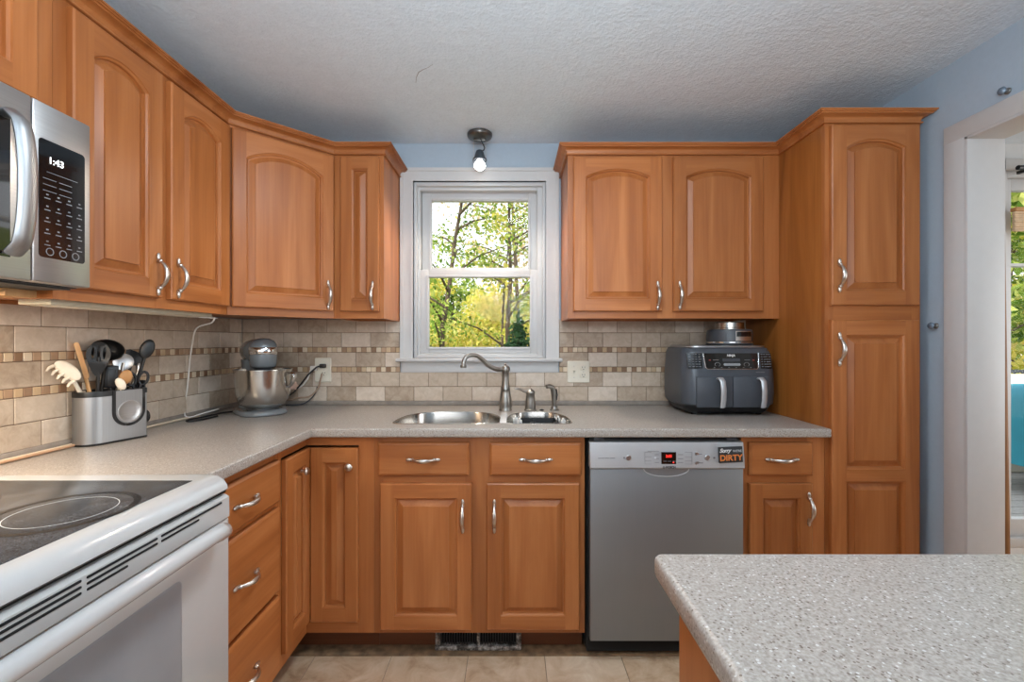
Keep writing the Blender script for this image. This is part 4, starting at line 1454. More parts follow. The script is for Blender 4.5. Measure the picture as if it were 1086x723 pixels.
def utensil(name, label, head, foot, mats, draw, roll=0.0, hr=0.005, hmat=0, cat='utensil'):
    """handle from foot (inside the holder) up to head; draw(m) models the head round its own origin"""
    r = thing(name, label, cat, foot)
    rel = Vector(head) - Vector(foot)
    m = MB(); m.tube([(0, 0, 0), rel * 0.5, rel * 0.98], [hr * 1.2, hr, hr * 0.9], 10, squash=(1.3, 0.8))
    m.build('handle', mats[hmat], r, smooth=60)
    M = orient(Vector(head), roll=roll); M.translation = rel
    m = MB(M); draw(m)
    m.build('head', mats[-1], r, smooth=50)
    return r


def inside(u, v, z=1.0): # a point within the holder
    return UO + Matrix.Rotation(ua, 3, 'Z') @ Vector((u, v, z - CT))


def d_slotted(m):
    def el(cx, cz, a, b, n=28): return [(cx + a * math.cos(2 * PI * k / n), cz + b * math.sin(2 * PI * k / n)) for k in range(n)]
    body = []
    for k in range(40):
        t = 2 * PI * k / 40
        body.append((0.0305 * math.cos(t) * (1 - 0.18 * max(0, -math.sin(t))), 0.046 * math.sin(t) - (0.022 * max(0, -math.sin(t)) ** 3)))
    o = plate('tmp', [body] + [el(x, 0.008, 0.0032, 0.024 - abs(x) * 0.4, 14) for x in (-0.014, 0.0, 0.014)], -0.002, 0.002, 0.001, BLACK)
    t = bmesh.new(); t.from_mesh(o.data)
    t.verts.index_update()
    m.add([(v.co.x, v.co.z - 9.0 * v.co.x ** 2 + 0.003, v.co.y) for v in t.verts], [[v.index for v in f.verts] for f in t.faces])
    t.free(); bpy.data.objects.remove(o)
def d_ladle(m):
    rings = []
    for k in range(9):
        a = PI / 2 * k / 8
        rings.append([(0.046 * math.sin(a + 0.02) * math.cos(t), -0.02 * 0 + 0.034 * math.cos(a) * 1.0 - 0.02, 0.036 * math.sin(a + 0.02) * math.sin(t)) for t in [2 * PI * j / 24 for j in range(24)]])
    inner = [[(x * 0.94, y - 0.003, z * 0.94) for x, y, z in rg_] for rg_ in rings[::-1]]
    m.loft(rings + inner)
def d_spoon(m):
    m.ball((0, 0, 0), 0.021, 0.007, 0.036, 20, 12)
def d_turner(m):
    m.loft([[(x, y + t, z) for x, y, z in ((-0.02, 0, -0.03), (0.02, 0, -0.03), (0.032, -0.006, 0.012), (0.026, -0.012, 0.022), (-0.03, -0.012, 0.020))] for t in (-0.002, 0.002)])
def d_paddle(m):
    m.loft([[(a, t, b) for a, b in rrect(0.0065, 0.060, 0.006)] for t in (-0.010, 0.010)])
def d_round(m):
    m.lathe([(0.002, 0.004), (0.018, 0.005), (0.027, 0.0), (0.0285, -0.003), (0.026, -0.002), (0.016, 0.002), (0.002, 0.002)], (0, 0, 0), 28, 'y')
def d_wspoon(m):
    m.ball((0, 0, 0), 0.018, 0.006, 0.026, 18, 10)
def d_fork(m):
    m.ball((0, 0, 0), 0.020, 0.006, 0.040, 16, 10)
    for k in range(5):
        z = 0.034 - k * 0.017
        m.tube([(-0.012, -0.002, z), (-0.024, -0.008, z + 0.002), (-0.034, -0.012, z - 0.002)], [0.0052, 0.0045, 0.0028], 8)
def d_block(m):
    m.box(-0.018, 0.018, -0.008, 0.008, -0.045, 0.030, 0.004)
    m.box(-0.011, 0.011, -0.0095, -0.006, -0.035, 0.018, 0.002)

utensil('pasta_fork', 'cream pasta fork with teeth leaning out of the utensil holder', P(72, 393, 1.425), inside(-0.066, -0.005, 1.06), [BONE, BONE], d_fork, roll=-42)
utensil('wooden_spatula', 'slim wooden spatula standing at the near end of the utensil holder', P(86.5, 382, 1.485), inside(-0.045, -0.012, 1.02), [WPALE, WPALE], d_paddle, roll=-13)
utensil('soup_ladle', 'large black ladle behind the slotted spoon in the utensil holder', P(114, 371, 1.56), inside(-0.015, 0.028, 1.0), [BLACK, BLACK], d_ladle, roll=12)
utensil('slotted_spoon', 'black slotted spoon at the front of the utensil holder', P(104.5, 377, 1.49), inside(-0.042, -0.018, 1.0), [BLACK, BLACK], d_slotted, roll=3)
utensil('serving_spoon', 'solid black spoon rising at the far end of the utensil holder', P(156, 370, 1.63), inside(0.062, 0.005, 1.0), [BLACK, BLACK], d_spoon, roll=18)
utensil('turner', 'black turner with its flat end up, beside the black solid spoon', P(140, 380, 1.64), inside(0.05, 0.025, 1.0), [BLACK, BLACK], d_turner, roll=-78)
utensil('skimmer', 'round steel skimmer in the middle of the utensil holder', P(131, 383.5, 1.60), inside(0.022, 0.018, 1.0), [NICKEL, SSX], d_round)
utensil('wooden_spoon', 'pale wooden spoon low in the middle of the utensil holder', P(133, 400, 1.56), inside(0.018, -0.01, 1.02), [WPALE, WPALE], d_wspoon, roll=18)
utensil('measuring_spoon', 'small white spoon below the wooden spoon in the utensil holder', P(128, 407, 1.535), inside(0.008, -0.024, 1.03), [BONE, BONE], lambda m: m.ball((0, 0, 0), 0.013, 0.006, 0.022, 16, 8), roll=-25)
utensil('peeler', 'chunky black handle standing right of the slotted spoon', P(118, 397, 1.54), inside(-0.005, -0.012, 1.0), [BLACK, BLACK], d_block, roll=3)
sr = thing('scissors', 'black-handled scissors standing in the utensil holder below the solid spoon', 'scissors', inside(0.045, -0.012, 1.0))
for i, (px, py, d, roll) in enumerate(((139, 402, 1.59, -8), (152, 401, 1.62, 10))):
    c = P(px, py, d) - Vector(sr.location)
    M = orient(P(px, py, d), roll=roll); M.translation = c
    m = MB(M)
    ring = [(0.013 * math.cos(a), 0, 0.023 * math.sin(a)) for a in [2 * PI * k / 20 for k in range(21)]]
    m.tube(ring, 0.0045, 8)
    m.tube([(0.002 * (1 - 2 * i), 0, -0.022), (0.006 * (1 - 2 * i), 0, -0.045), (0.008 * (1 - 2 * i), 0, -0.07)], [0.005, 0.0055, 0.005], 8)
    m.build('finger_loop', BLACK, sr, smooth=60)
    m = MB(); m.tube([c + Vector((0, 0, -0.06)), Vector((0.0, 0.0, -0.01 + 0.002 * i))], [0.006, 0.003], 6, squash=(1, 0.3)); m.build('blade', SSX, sr)
utensil('whisk', 'steel whisk handle behind the scissors in the utensil holder', P(147, 391, 1.645), inside(0.055, 0.03, 1.0), [NICKEL, NICKEL], lambda m: m.tube([(0, 0, -0.03), (0, 0, 0.012), (0, 0, 0.02)], [0.006, 0.0075, 0.004], 12))

# ------------------------------------------------------------------ faucet, handle, sprayer
fc = thing('faucet', 'tall antique nickel faucet with a swan-neck spout behind the sink', 'faucet', (-0.032, 2.232, CT))
m = MB()
m.lathe([(0.032, 0.0), (0.032, 0.005), (0.029, 0.009), (0.031, 0.02), (0.030, 0.05), (0.025, 0.085), (0.0215, 0.101), (0.0235, 0.104), (0.0215, 0.108), (0.0185, 0.125), (0.017, 0.16), (0.0175, 0.185), (0.0215, 0.192), (0.0225, 0.205), (0.020, 0.214), (0.013, 0.220), (0.007, 0.2225), (0.008, 0.228), (0.004, 0.232)], n=32)
m.build('body', PEWTER, fc, smooth=50)
m = MB()
sp = [(-0.012, -0.004, 0.203), (-0.045, -0.02, 0.204), (-0.080, -0.04, 0.222), (-0.110, -0.062, 0.252), (-0.138, -0.085, 0.272), (-0.165, -0.105, 0.274), (-0.184, -0.120, 0.262), (-0.192, -0.127, 0.242), (-0.193, -0.128, 0.228)]
V_ = [Vector(p) for p in sp]; cur = []
for i in range(len(V_) - 1):
    p0 = V_[max(i - 1, 0)]; p1 = V_[i]; p2 = V_[i + 1]; p3 = V_[min(i + 2, len(V_) - 1)]
    for k in range(5):
        t = k / 5
        cur.append(0.5 * ((2 * p1) + (-p0 + p2) * t + (2 * p0 - 5 * p1 + 4 * p2 - p3) * t * t + (-p0 + 3 * p1 - 3 * p2 + p3) * t ** 3))
cur.append(V_[-1])
m.tube(cur, [0.0125 - 0.0025 * min(1, k / 20) for k in range(len(cur))], 14)
m.build('spout', PEWTER, fc, smooth=60)
m = MB(); m.lathe([(0.010, 0.012), (0.0135, 0.010), (0.0145, 0.0), (0.013, -0.004), (0.009, -0.004)], (-0.193, -0.128, 0.220), 20); m.build('aerator', PEWTER, fc, smooth=50)
fh = thing('lever_valve', 'antique nickel lever handle right of the faucet', 'faucet handle', (0.090, 2.232, CT))
m = MB()
m.lathe([(0.031, 0.0), (0.031, 0.005), (0.026, 0.009), (0.0265, 0.014), (0.0235, 0.05), (0.020, 0.078), (0.0225, 0.083), (0.0225, 0.092), (0.018, 0.098), (0.010, 0.101), (0.006, 0.108), (0.002, 0.110)], n=28)
m.build('body', PEWTER, fh, smooth=50)
m = MB(); m.tube([(-0.012, -0.004, 0.092), (-0.030, -0.012, 0.094), (-0.045, -0.018, 0.103), (-0.056, -0.022, 0.109), (-0.075, -0.03, 0.108)], [0.008, 0.007, 0.0065, 0.0075, 0.004], 12)
m.build('lever', NICKEL, fh, smooth=60)
spx = thing('side_sprayer', 'antique nickel side sprayer standing right of the lever handle', 'sprayer', (0.208, 2.232, CT))
m = MB(); m.lathe([(0.023, 0.0), (0.023, 0.004), (0.017, 0.008), (0.0165, 0.02), (0.012, 0.024)], n=24); m.build('holder', PEWTER, spx, smooth=50)
m = MB(); m.tube([(0, 0, 0.015), (-0.002, 0, 0.05), (-0.004, -0.001, 0.09), (-0.010, -0.004, 0.112), (-0.026, -0.012, 0.120), (-0.040, -0.019, 0.118)], [0.011, 0.0115, 0.0135, 0.013, 0.010, 0.0105], 14); m.build('spray_wand', PEWTER, spx, smooth=60)
m = MB(); m.tube([(0.010, 0.0, 0.05), (0.014, 0, 0.075), (0.008, -0.002, 0.105)], 0.0035, 8); m.build('trigger', BLACK, spx, smooth=60)
m = MB(); m.lathe([(0.010, 0), (0.0115, 0.003), (0.006, 0.006), (0.002, 0.007)], n=20)
o = m.build('hole_cover', BLACK); o.location = (0.146, 2.228, CT + 0.0003); tag(o, 'small black cap on the worktop between lever handle and sprayer', 'cap')
# caddy hung in the right bowl
cd = thing('sink_caddy', 'black caddy with white clips hanging in the right sink bowl', 'sink caddy', (0.115, 1.98, 0.806))
m = MB()
def ringc(w_, d_, z): return [(a, b, z) for a, b in rrect(w_, d_, 0.012, 4)]
m.loft([ringc(0.074, 0.066, 0.0), ringc(0.080, 0.074, 0.10), ringc(0.084, 0.078, 0.102), ringc(0.084, 0.078, 0.106), ringc(0.077, 0.071, 0.106), ringc(0.071, 0.063, 0.006)])
m.build('basket', BLACK, cd)
for x, y in ((-0.10, 0.03), (-0.082, -0.03), (0.088, 0.03), (0.104, -0.03)):
    m = MB(); m.box(x - 0.010, x + 0.010, y - 0.012, y + 0.012, 0.085, 0.113, 0.003); m.box(x - 0.004, x + 0.004, y - 0.014, y + 0.014, 0.1, 0.122, 0.002)
    m.build('clip', WCORD, cd)
for x in (-0.028, 0.07):
    m = MB(); m.box(x - 0.012, x + 0.012, -0.106, -0.078, 0.098, 0.116, 0.004); m.box(x + 0.002, x + 0.007, -0.094, -0.086, 0.114, 0.135, 0.002); m.build('front_clip', BLACK, cd)

# ------------------------------------------------------------------ air fryer
af = thing('air_fryer', 'dark grey two-basket air fryer on the worktop beside the pantry', 'air fryer', (0.997, 2.06, CT + 0.0005))
m = MB()
def fr(hw, y0, y1, r, z): return [(a, b, z) for a, b in rrect(hw, (y1 - y0) / 2, r, 8, 0, (y0 + y1) / 2)]
m.loft([fr(0.196, 0.02, 0.315, 0.06, 0.035), fr(0.212, 0.0, 0.328, 0.065, 0.052), fr(0.215, -0.002, 0.33, 0.065, 0.10), fr(0.214, 0.0, 0.33, 0.065, 0.19), fr(0.208, 0.018, 0.325, 0.065, 0.285), fr(0.200, 0.03, 0.318, 0.062, 0.306), fr(0.190, 0.04, 0.31, 0.06, 0.309)])
m.build('shell', FRYER, af, smooth=45)
m = MB(); m.loft([fr(0.180, 0.035, 0.30, 0.055, 0.008), fr(0.194, 0.022, 0.312, 0.06, 0.020), fr(0.198, 0.016, 0.316, 0.06, 0.036)]); m.build('base', BLACK, af)
for sx in (-0.15, 0.15):
    for y in (0.06, 0.27):
        m = MB(); m.lathe([(0.012, 0.0), (0.014, 0.004), (0.012, 0.01)], (sx, y, 0), 14); m.build('foot', BLACK, af)
m = MB(); m.loft([fr(0.186, 0.035, 0.314, 0.058, 0.308), fr(0.188, 0.033, 0.316, 0.058, 0.311), fr(0.188, 0.033, 0.316, 0.058, 0.317), fr(0.184, 0.038, 0.312, 0.055, 0.3195)]); m.build('top_plate', SSX, af)
# tilted control fascia
def fy(z): return -0.0015 + (0.018 if z > 0.285 else 0) + (0.020 * (z - 0.19) / 0.095 if 0.19 < z <= 0.285 else 0)
def fas(name, poly, t0, t1, mat, parent):
    m = MB()
    m.loft([[(x, fy(z) - t, z) for x, z in poly] for t in (t0, t1)])
    return m.build(name, mat, parent, smooth=0)
fp = fas('control_panel', [(-0.112, 0.212), (0.112, 0.212), (0.120, 0.220), (0.126, 0.284), (-0.126, 0.284), (-0.120, 0.220)], 0.0, 0.003, BLACKG, af)
tr = MB()
out_ = [(-0.126, 0.2845), (-0.120, 0.220), (-0.112, 0.212), (0.112, 0.212), (0.120, 0.220), (0.126, 0.2845)]
tr.tube([(x, fy(z) - 0.003, z) for x, z in out_], 0.0018, 8)
tr.build('chrome_outline', CHROME, fp, smooth=50)
for x0, x1 in ((-0.196, -0.132), (0.132, 0.186)):
    t = MB()
    for zz in range(6):
        for k in range(4):
            xa = x0 + 0.004 + (x1 - x0 - 0.006) * k / 4; z = 0.222 + zz * 0.011
            yy = fy(z) - 0.0025 + (0.010 * max(0, (abs(xa + 0.004) - 0.150) / 0.046) ** 2)
            t.box(xa, xa + (x1 - x0) / 4 * (0.45 + 0.35 * random.random()), yy - 0.0006, yy + 0.004, z, z + 0.003)
    ch = MB()
    n = 8
    strip = []
    for k in range(n + 1):
        xa = x0 + (x1 - x0) * k / n
        dy = 0.010 * max(0, (abs(xa) - 0.150) / 0.046) ** 2
        strip.append((xa, dy))
    ch.loft([[(xa, fy(0.215) - 0.0018 + dy, 0.215), (xa, fy(0.284) - 0.0018 + dy, 0.284), (xa, fy(0.284) + 0.004 + dy, 0.284), (xa, fy(0.215) + 0.004 + dy, 0.215)] for xa, dy in strip])
    c_ = ch.build('time_chart', BLACKG, af)
    t.build('chart_print', INKG, c_, smooth=0)
def ftxt(name, s, size, mat, x, z, **k):
    return lettering(name, s, size, mat, fp, (x, fy(z) - 0.0036, z), rot=(R(90 - 12), 0, 0), **k)
ftxt('brand_lettering', 'NINJA', 0.0135, INKW, 0.0, 0.273, bold=0.0005, shear=0.15)
fas('screen', [(-0.040, 0.246), (0.040, 0.246), (0.040, 0.260), (-0.040, 0.260)], 0.003, 0.0036, DGREY, fp)
fas('start_button', [(-0.034, 0.2275), (0.036, 0.2275), (0.040, 0.233), (0.036, 0.2385), (-0.034, 0.2385), (-0.038, 0.233)], 0.003, 0.0042, simple('grey_button', srgb(150, 152, 154), 0.4), fp)
for x in (-0.065, 0.067):
    m = MB(); m.lathe([(0.0075, -0.001), (0.0095, -0.001), (0.0095, 0.001), (0.0075, 0.001)], (x, fy(0.233) - 0.0035, 0.233), 20, 'y', sx=1.4, cap0=False, cap1=False); m.build('basket_button', INKG, fp)
m = MB()
for k in range(6):
    x = -0.080 + k * 0.033
    m.box(x - 0.0035, x + 0.0035, fy(0.219) - 0.0036, fy(0.219), 0.2175, 0.2205)
for x in (-0.070, 0.072): m.box(x - 0.013, x + 0.013, fy(0.253) - 0.0036, fy(0.253), 0.252, 0.2545)
m.build('key_print', INKG, fp, smooth=0)
for x in (-0.098, 0.100):
    m = MB(); m.box(x - 0.004, x + 0.004, fy(0.253) - 0.0036, fy(0.253), 0.2505, 0.2555); m.build('red_mark', simple('dim_red_print', srgb(150, 60, 54), 0.5), fp)
# drawers with steel handles
for x0, x1, hx in ((-0.163, -0.0015, -0.060), (0.0015, 0.163, 0.121)):
    m = MB(); m.box(x0, x1, -0.010, 0.01, 0.040, 0.178, 0.003)
    b_ = m.build('basket_drawer', FRYER, af)
    m = MB()
    pts = [(hx - 0.004, -0.008, 0.170), (hx - 0.004, -0.030, 0.172), (hx - 0.002, -0.044, 0.160), (hx + 0.001, -0.046, 0.12), (hx + 0.003, -0.040, 0.075), (hx + 0.004, -0.030, 0.043)]
    m.tube(pts, 0.0135, 12, squash=(0.45, 1.0), up=(0, 1, 0)); m.build('basket_handle', SATIN, b_, smooth=50)
ftxt2 = lettering('model_print', '', 0.01, INKG, af, (0.12, fy(0.198) - 0.002, 0.198))
bpy.data.objects.remove(ftxt2)
m = MB(); m.box(0.108, 0.146, fy(0.198) - 0.003, fy(0.198) + 0.002, 0.1965, 0.2000); m.build('small_print', INKG, af)
# chopper base on the lid
cb = thing('blender_base', 'round grey appliance base with steel collar on top of the air fryer', 'appliance', (1.052, 2.205, CT + 0.0005 + 0.3200))
m = MB(); m.lathe([(0.100, 0.0), (0.104, 0.003), (0.105, 0.010), (0.102, 0.012), (0.102, 0.064), (0.099, 0.072), (0.085, 0.076), (0.02, 0.077)], n=40); m.build('housing', DGREY, cb, smooth=40)
m = MB(); m.lathe([(0.1035, 0.0095), (0.106, 0.011), (0.106, 0.015), (0.1025, 0.0165)], n=40, cap0=False, cap1=False); m.build('chrome_ring', CHROME, cb)
m = MB(); m.lathe([(0.068, 0.075), (0.068, 0.082), (0.065, 0.084), (0.065, 0.106), (0.067, 0.108), (0.063, 0.109), (0.060, 0.104), (0.01, 0.103)], n=40); m.build('steel_collar', SSBOWL, cb, smooth=40)
# badge on the front, turned to the right-hand side
m = MB(Matrix.Rotation(R(8), 4, 'Z'))
bd_ = []
for k in range(9):
    a = R(-90 - 18 + 48 * k / 8)
    bd_.append((math.cos(a), math.sin(a)))
m.loft([[(c * rr, s * rr, z) for rr, z in ((0.1015, 0.020), (0.1045, 0.020), (0.1045, 0.066), (0.1015, 0.066))] for c, s in bd_])
pb = m.build('badge', NICKEL, cb)
m = MB(Matrix.Rotation(R(8), 4, 'Z'))
bd2 = [(math.cos(R(-90 - 16 + 44 * k / 8)), math.sin(R(-90 - 16 + 44 * k / 8))) for k in range(9)]
m.loft([[(c * rr, s * rr, z) for rr, z in ((0.104, 0.040), (0.1052, 0.040), (0.1052, 0.062), (0.104, 0.062))] for c, s in bd2])
m.build('badge_panel', BLACKG, pb)

# ------------------------------------------------------------------ lamp over the sink
lp = thing('ceiling_lamp', 'small ceiling lamp with one lit bulb above the window', 'lamp', (-0.163, 2.295, ZC - 0.0005))
m = MB(); m.lathe([(0.060, 0.0), (0.063, -0.003), (0.063, -0.014), (0.060, -0.020), (0.050, -0.026), (0.03, -0.029), (0.002, -0.030)], n=40); cn = m.build('canopy', BRONZE, lp, smooth=40)
m = MB(); m.box(-0.03, 0.03, -0.010, 0.010, -0.040, -0.028, 0.002); m.build('mount', BRONZE, lp)
m = MB(); m.tube([(0.004, -0.012, -0.032), (0.018, -0.014, -0.060), (0.026, -0.012, -0.078), (0.022, -0.008, -0.086), (0.012, -0.002, -0.090)], 0.0028, 8); m.build('wire', BLACK, lp, smooth=60)
m = MB()
for s in (-1, 1): m.tube([(s * 0.030, 0, -0.036), (s * 0.031, 0, -0.132)], 0.0010, 6)
m.build('rod', NICKEL, lp)
m = MB(); m.lathe([(0.014, -0.086), (0.017, -0.088), (0.021, -0.098), (0.030, -0.128), (0.036, -0.130), (0.036, -0.137), (0.029, -0.138), (0.02, -0.13), (0.014, -0.12)], n=28); m.build('lamp_shade', simple('grey_lamp_metal', srgb(84, 92, 100), 0.35, 0.7), lp, smooth=40)
m = MB(); m.lathe([(0.027, -0.135), (0.029, -0.140), (0.031, -0.165), (0.0295, -0.165), (0.0275, -0.14)], n=28, cap0=False, cap1=False); m.build('glass_cup', SCREEN, lp, smooth=50)
m = MB(); m.lathe([(0.012, -0.128), (0.016, -0.140), (0.0265, -0.150), (0.030, -0.164), (0.024, -0.176), (0.013, -0.184), (0.001, -0.186)], n=28); m.build('bulb', BULB, lp, smooth=60)
light('sink_bulb_light', 'SPOT', (-0.163, 2.27, ZC - 0.19), (R(-18), 0, 0), 20, (1.0, 0.85, 0.68), spot_size=R(140), spot_blend=0.6, shadow_soft_size=0.025)

# fine crack in the ceiling paint
def cp_(px, py):
    d = (ZC - EYE_Z) * FOC / (361.5 - py)
    return ((px - 543) * d / FOC, d, ZC)
m = MB(); m.tube([cp_(441, 88), cp_(441.5, 82), cp_(444, 76.5), cp_(449, 73.5), cp_(454, 71.5), cp_(459, 68)], [0.0008, 0.0013, 0.0018, 0.0015, 0.001, 0.0006], 6)
crk = m.build('paint_crack', simple('crack_grey', srgb(150, 150, 150), 0.9)); crk.parent = bpy.data.objects['ceiling']

# ------------------------------------------------------------------ toe-kick register
vg = thing('floor_register', 'dark toe-kick air grille with scuffed white frame under the sink', 'vent', (-0.137, 1.876, 0.004))
m = MB()
m.box(-0.175, 0.175, -0.034, -0.004, 0.001, 0.018, 0.003); m.box(-0.175, -0.155, -0.024, -0.002, 0.012, 0.094, 0.002); m.box(0.155, 0.175, -0.024, -0.002, 0.012, 0.094, 0.002); m.box(-0.155, 0.155, -0.022, -0.002, 0.086, 0.094, 0.002); m.box(-0.006, 0.006, -0.026, -0.002, 0.016, 0.088, 0.002)
def scuffed():
    mm, nt, b = new_mat('scuffed_white_metal')
    tc = N(nt, 'ShaderNodeTexCoord'); no = N(nt, 'ShaderNodeTexNoise', Scale=42.0, Detail=5.0, Roughness=0.7)
    nt.links.new(tc.outputs['Object'], no.inputs['Vector'])
    rr = ramp(nt, [(0.42, srgb(52, 44, 38)), (0.52, srgb(120, 112, 104)), (0.66, srgb(196, 190, 182))], no.outputs['Fac'])
    nt.links.new(rr.outputs[0], b.inputs['Base Color']); b.inputs['Roughness'].default_value = 0.6
    return mm
m.build('frame', scuffed(), vg)
m = MB()
for k in range(29):
    x = -0.151 + k * 0.0105
    if abs(x) > 0.008: m.box(x - 0.0012, x + 0.0012, -0.020, -0.005, 0.017, 0.087)
m.build('louvers', simple('dark_grille_metal', srgb(40, 36, 33), 0.5), vg)
m = MB(); m.box(-0.154, 0.154, -0.0045, -0.003, 0.017, 0.087); m.build('duct', VOID, vg)

# ------------------------------------------------------------------ tieback knobs on the blue wall
def wall_knob(y, z, label):
    r = thing('tieback_knob', label, 'knob', (XR, y, z))
    m = MB(); m.lathe([(0.010, -0.0003), (0.010, -0.004), (0.007, -0.006), (0.006, -0.022), (0.004, -0.024)], axis='x', n=20); m.build('stem', PEWTER, r, smooth=40)
    m = MB(); m.lathe([(0.005, -0.016), (0.011, -0.018), (0.0135, -0.022), (0.011, -0.027), (0.005, -0.029), (0.001, -0.029)], axis='x', n=20); m.build('knob', simple('smoky_glass', srgb(112, 128, 144), 0.15, 0.3), r, smooth=50)
wall_knob(1.518, 2.092, 'small smoky knob on the blue wall above the white opening')
wall_knob(1.775, 1.318, 'small smoky knob on the blue wall between pantry and white opening')

# ------------------------------------------------------------------ dining room: glazed patio door, shade, rod, curtain edge
w2 = bpy.data.objects.new('window_2', None); C.objects.link(w2); w2.location = (0, YB, 0); tag(w2, kind='structure')
m = MB(); frame4(m, PX0 + 0.001, PX1 - 0.001, 0.1605, PZ1 - 0.001, 0.03, 0.03, 0.05, 0.03, 0.0, 0.1); m.build('frame', VINYL, w2)
m = MB(); frame4(m, PX0 + 0.032, 3.45, 0.212, PZ1 - 0.032, 0.05, 0.05, 0.09, 0.06, 0.03, 0.07); frame4(m, 3.46, PX1 - 0.032, 0.212, PZ1 - 0.032, 0.05, 0.05, 0.09, 0.06, 0.03, 0.07); sash = m.build('sash', VINYL, w2)
m = MB(); m.box(PX0 + 0.08, 3.40, 0.048, 0.052, 0.30, PZ1 - 0.09); m.box(3.51, PX1 - 0.08, 0.048, 0.052, 0.30, PZ1 - 0.09); m.build('pane', PANE, sash)
m = MB(); m.box(PX0 + 0.03, PX1 - 0.03, 0.026, 0.074, 1.66, 1.675); m.build('glazing_bar', VINYL, sash)
m = MB(); m.box(PX0 - 0.07, PX0, -0.02, 0, 0.0, PZ1 + 0.06, 0.002); m.box(PX1, PX1 + 0.07, -0.02, 0, 0.0, PZ1 + 0.06, 0.002); m.box(PX0 - 0.07, PX1 + 0.07, -0.02, 0, PZ1, PZ1 + 0.06, 0.002); m.build('casing', WHITE, w2)
sh = thing('woven_shade', 'tan woven shade gathered at the top of the dining room glass door', 'shade', (3.42, YB - 0.05, 1.83))
m = MB(); m.box(-0.80, 0.80, 0, 0.03, 0.105, 0.126, 0.003); m.build('headrail', WPALE, sh)
m = MB()
for k in range(9): m.box(-0.80, 0.80, 0.004 + 0.003 * (k % 2), 0.022, 0.0015 + k * 0.0115, 0.0125 + k * 0.0115, 0.003)
m.build('slats', simple('pale_woven_reed', srgb(222, 194, 160), 0.8, var=0.12, nscale=40), sh)
rd = thing('curtain_rod', 'black curtain rod over the dining room glass door', 'curtain rod', (3.42, YB - 0.085, 2.146))
m = MB(); m.tube([(-0.83, 0, 0), (0.83, 0, 0)], 0.012, 14); m.build('rod', BLACK, rd, smooth=50)
for s in (-0.76, 0.76):
    m = MB(); m.box(s - 0.008, s + 0.008, 0.0, 0.064, -0.012, 0.004, 0.002); m.build('bracket', BLACK, rd)
# wooden pole leaning in the corner next to the glass door
pl = thing('window_pole', 'slim wooden pole with grey tip leaning beside the dining room glass door', 'pole', (2.60, 2.24, 0.0))
m = MB(); m.tube([(-0.239, -0.061, 0.006), (-0.218, -0.04, 0.24), (-0.06, 0.12, 2.07)], [0.021, 0.019, 0.009], 12); m.build('shaft', WDARK, pl, smooth=60)
m = MB(); m.tube([(-0.062, 0.118, 2.05), (-0.05, 0.13, 2.19)], [0.009, 0.014], 12); m.build('tip', simple('grey_rubber', srgb(150, 150, 148), 0.7), pl, smooth=60)

# ------------------------------------------------------------------ outside
m = MB()
gx_, gy_ = 24, 20
vs, fs = [], []
for j in range(gy_ + 1):
    for i in range(gx_ + 1):
        x = -16 + 36 * i / gx_; y = 2.56 + 34 * j / gy_
        vs.append((x, y, -0.55 + 0.11 * max(0, y - 8) + 0.12 * math.sin(x * 0.7 + y * 0.4)))
for j in range(gy_):
    for i in range(gx_):
        a = j * (gx_ + 1) + i; fs.append((a, a + 1, a + gx_ + 2, a + gx_ + 1))
m.add(vs, fs)
struct('ground', m, LAWN)
m = MB()
for k in range(26): m.box(1.9, 7.6, 2.56 + k * 0.14, 2.56 + k * 0.14 + 0.132, -0.06, -0.03, 0.003, 1)
struct('deck_floor', m, simple('weathered_deck', srgb(150, 146, 140), 0.8, var=0.12))
dk = thing('deck_railing', 'dark railing along the deck beyond the glass door', 'railing', (4.75, 6.15, -0.03))
m = MB(); m.box(-2.8, 2.8, -0.03, 0.03, 0.86, 0.90); m.box(-2.8, 2.8, -0.02, 0.02, 0.10, 0.14); m.build('rail', simple('dark_railing_paint', srgb(58, 62, 66), 0.6), dk)
for k in range(6):
    m = MB(); m.box(-2.8 + 1.1 * k, -2.72 + 1.1 * k, -0.04, 0.04, 0.0, 0.98); m.build('post', DGREY, dk)
m = MB()
for k in range(50): m.box(-2.7 + 0.11 * k, -2.68 + 0.11 * k, -0.01, 0.01, 0.14, 0.86)
m.build('balusters', DGREY, dk)
gr = thing('covered_grill', 'teal fabric cover over a grill on the deck', 'grill cover', (4.85, 4.0, -0.03))
TEAL = simple('teal_cover', srgb(36, 132, 150), 0.7, var=0.12, nscale=5)
m = MB(); m.loft([[(a, b, z) for a, b in rrect(w_, d_, 0.08, 5)] for z, w_, d_ in ((0.24, 0.58, 0.33), (0.60, 0.56, 0.31), (0.80, 0.55, 0.30), (0.88, 0.50, 0.26), (0.90, 0.3, 0.15))]); m.build('cover', TEAL, gr, smooth=60)
for a in (-0.45, 0.45):
    for b in (-0.22, 0.22):
        m = MB(); m.box(a - 0.02, a + 0.02, b - 0.02, b + 0.02, 0.0, 0.26); m.build('leg', BLACK, gr)
cs = thing('deck_box', 'pale storage box standing behind the teal cover', 'box', (5.35, 4.7, -0.03))
m = MB(); m.box(-0.5, 0.5, -0.25, 0.25, 0.0, 0.84, 0.02); m.build('body', IVORY, cs)
m = MB(); m.prism([(-0.29, 0.84), (0.29, 0.84), (0.25, 0.93), (-0.25, 0.89)], -0.53, 0.53, 'x'); m.build('lid', IVORY, cs)


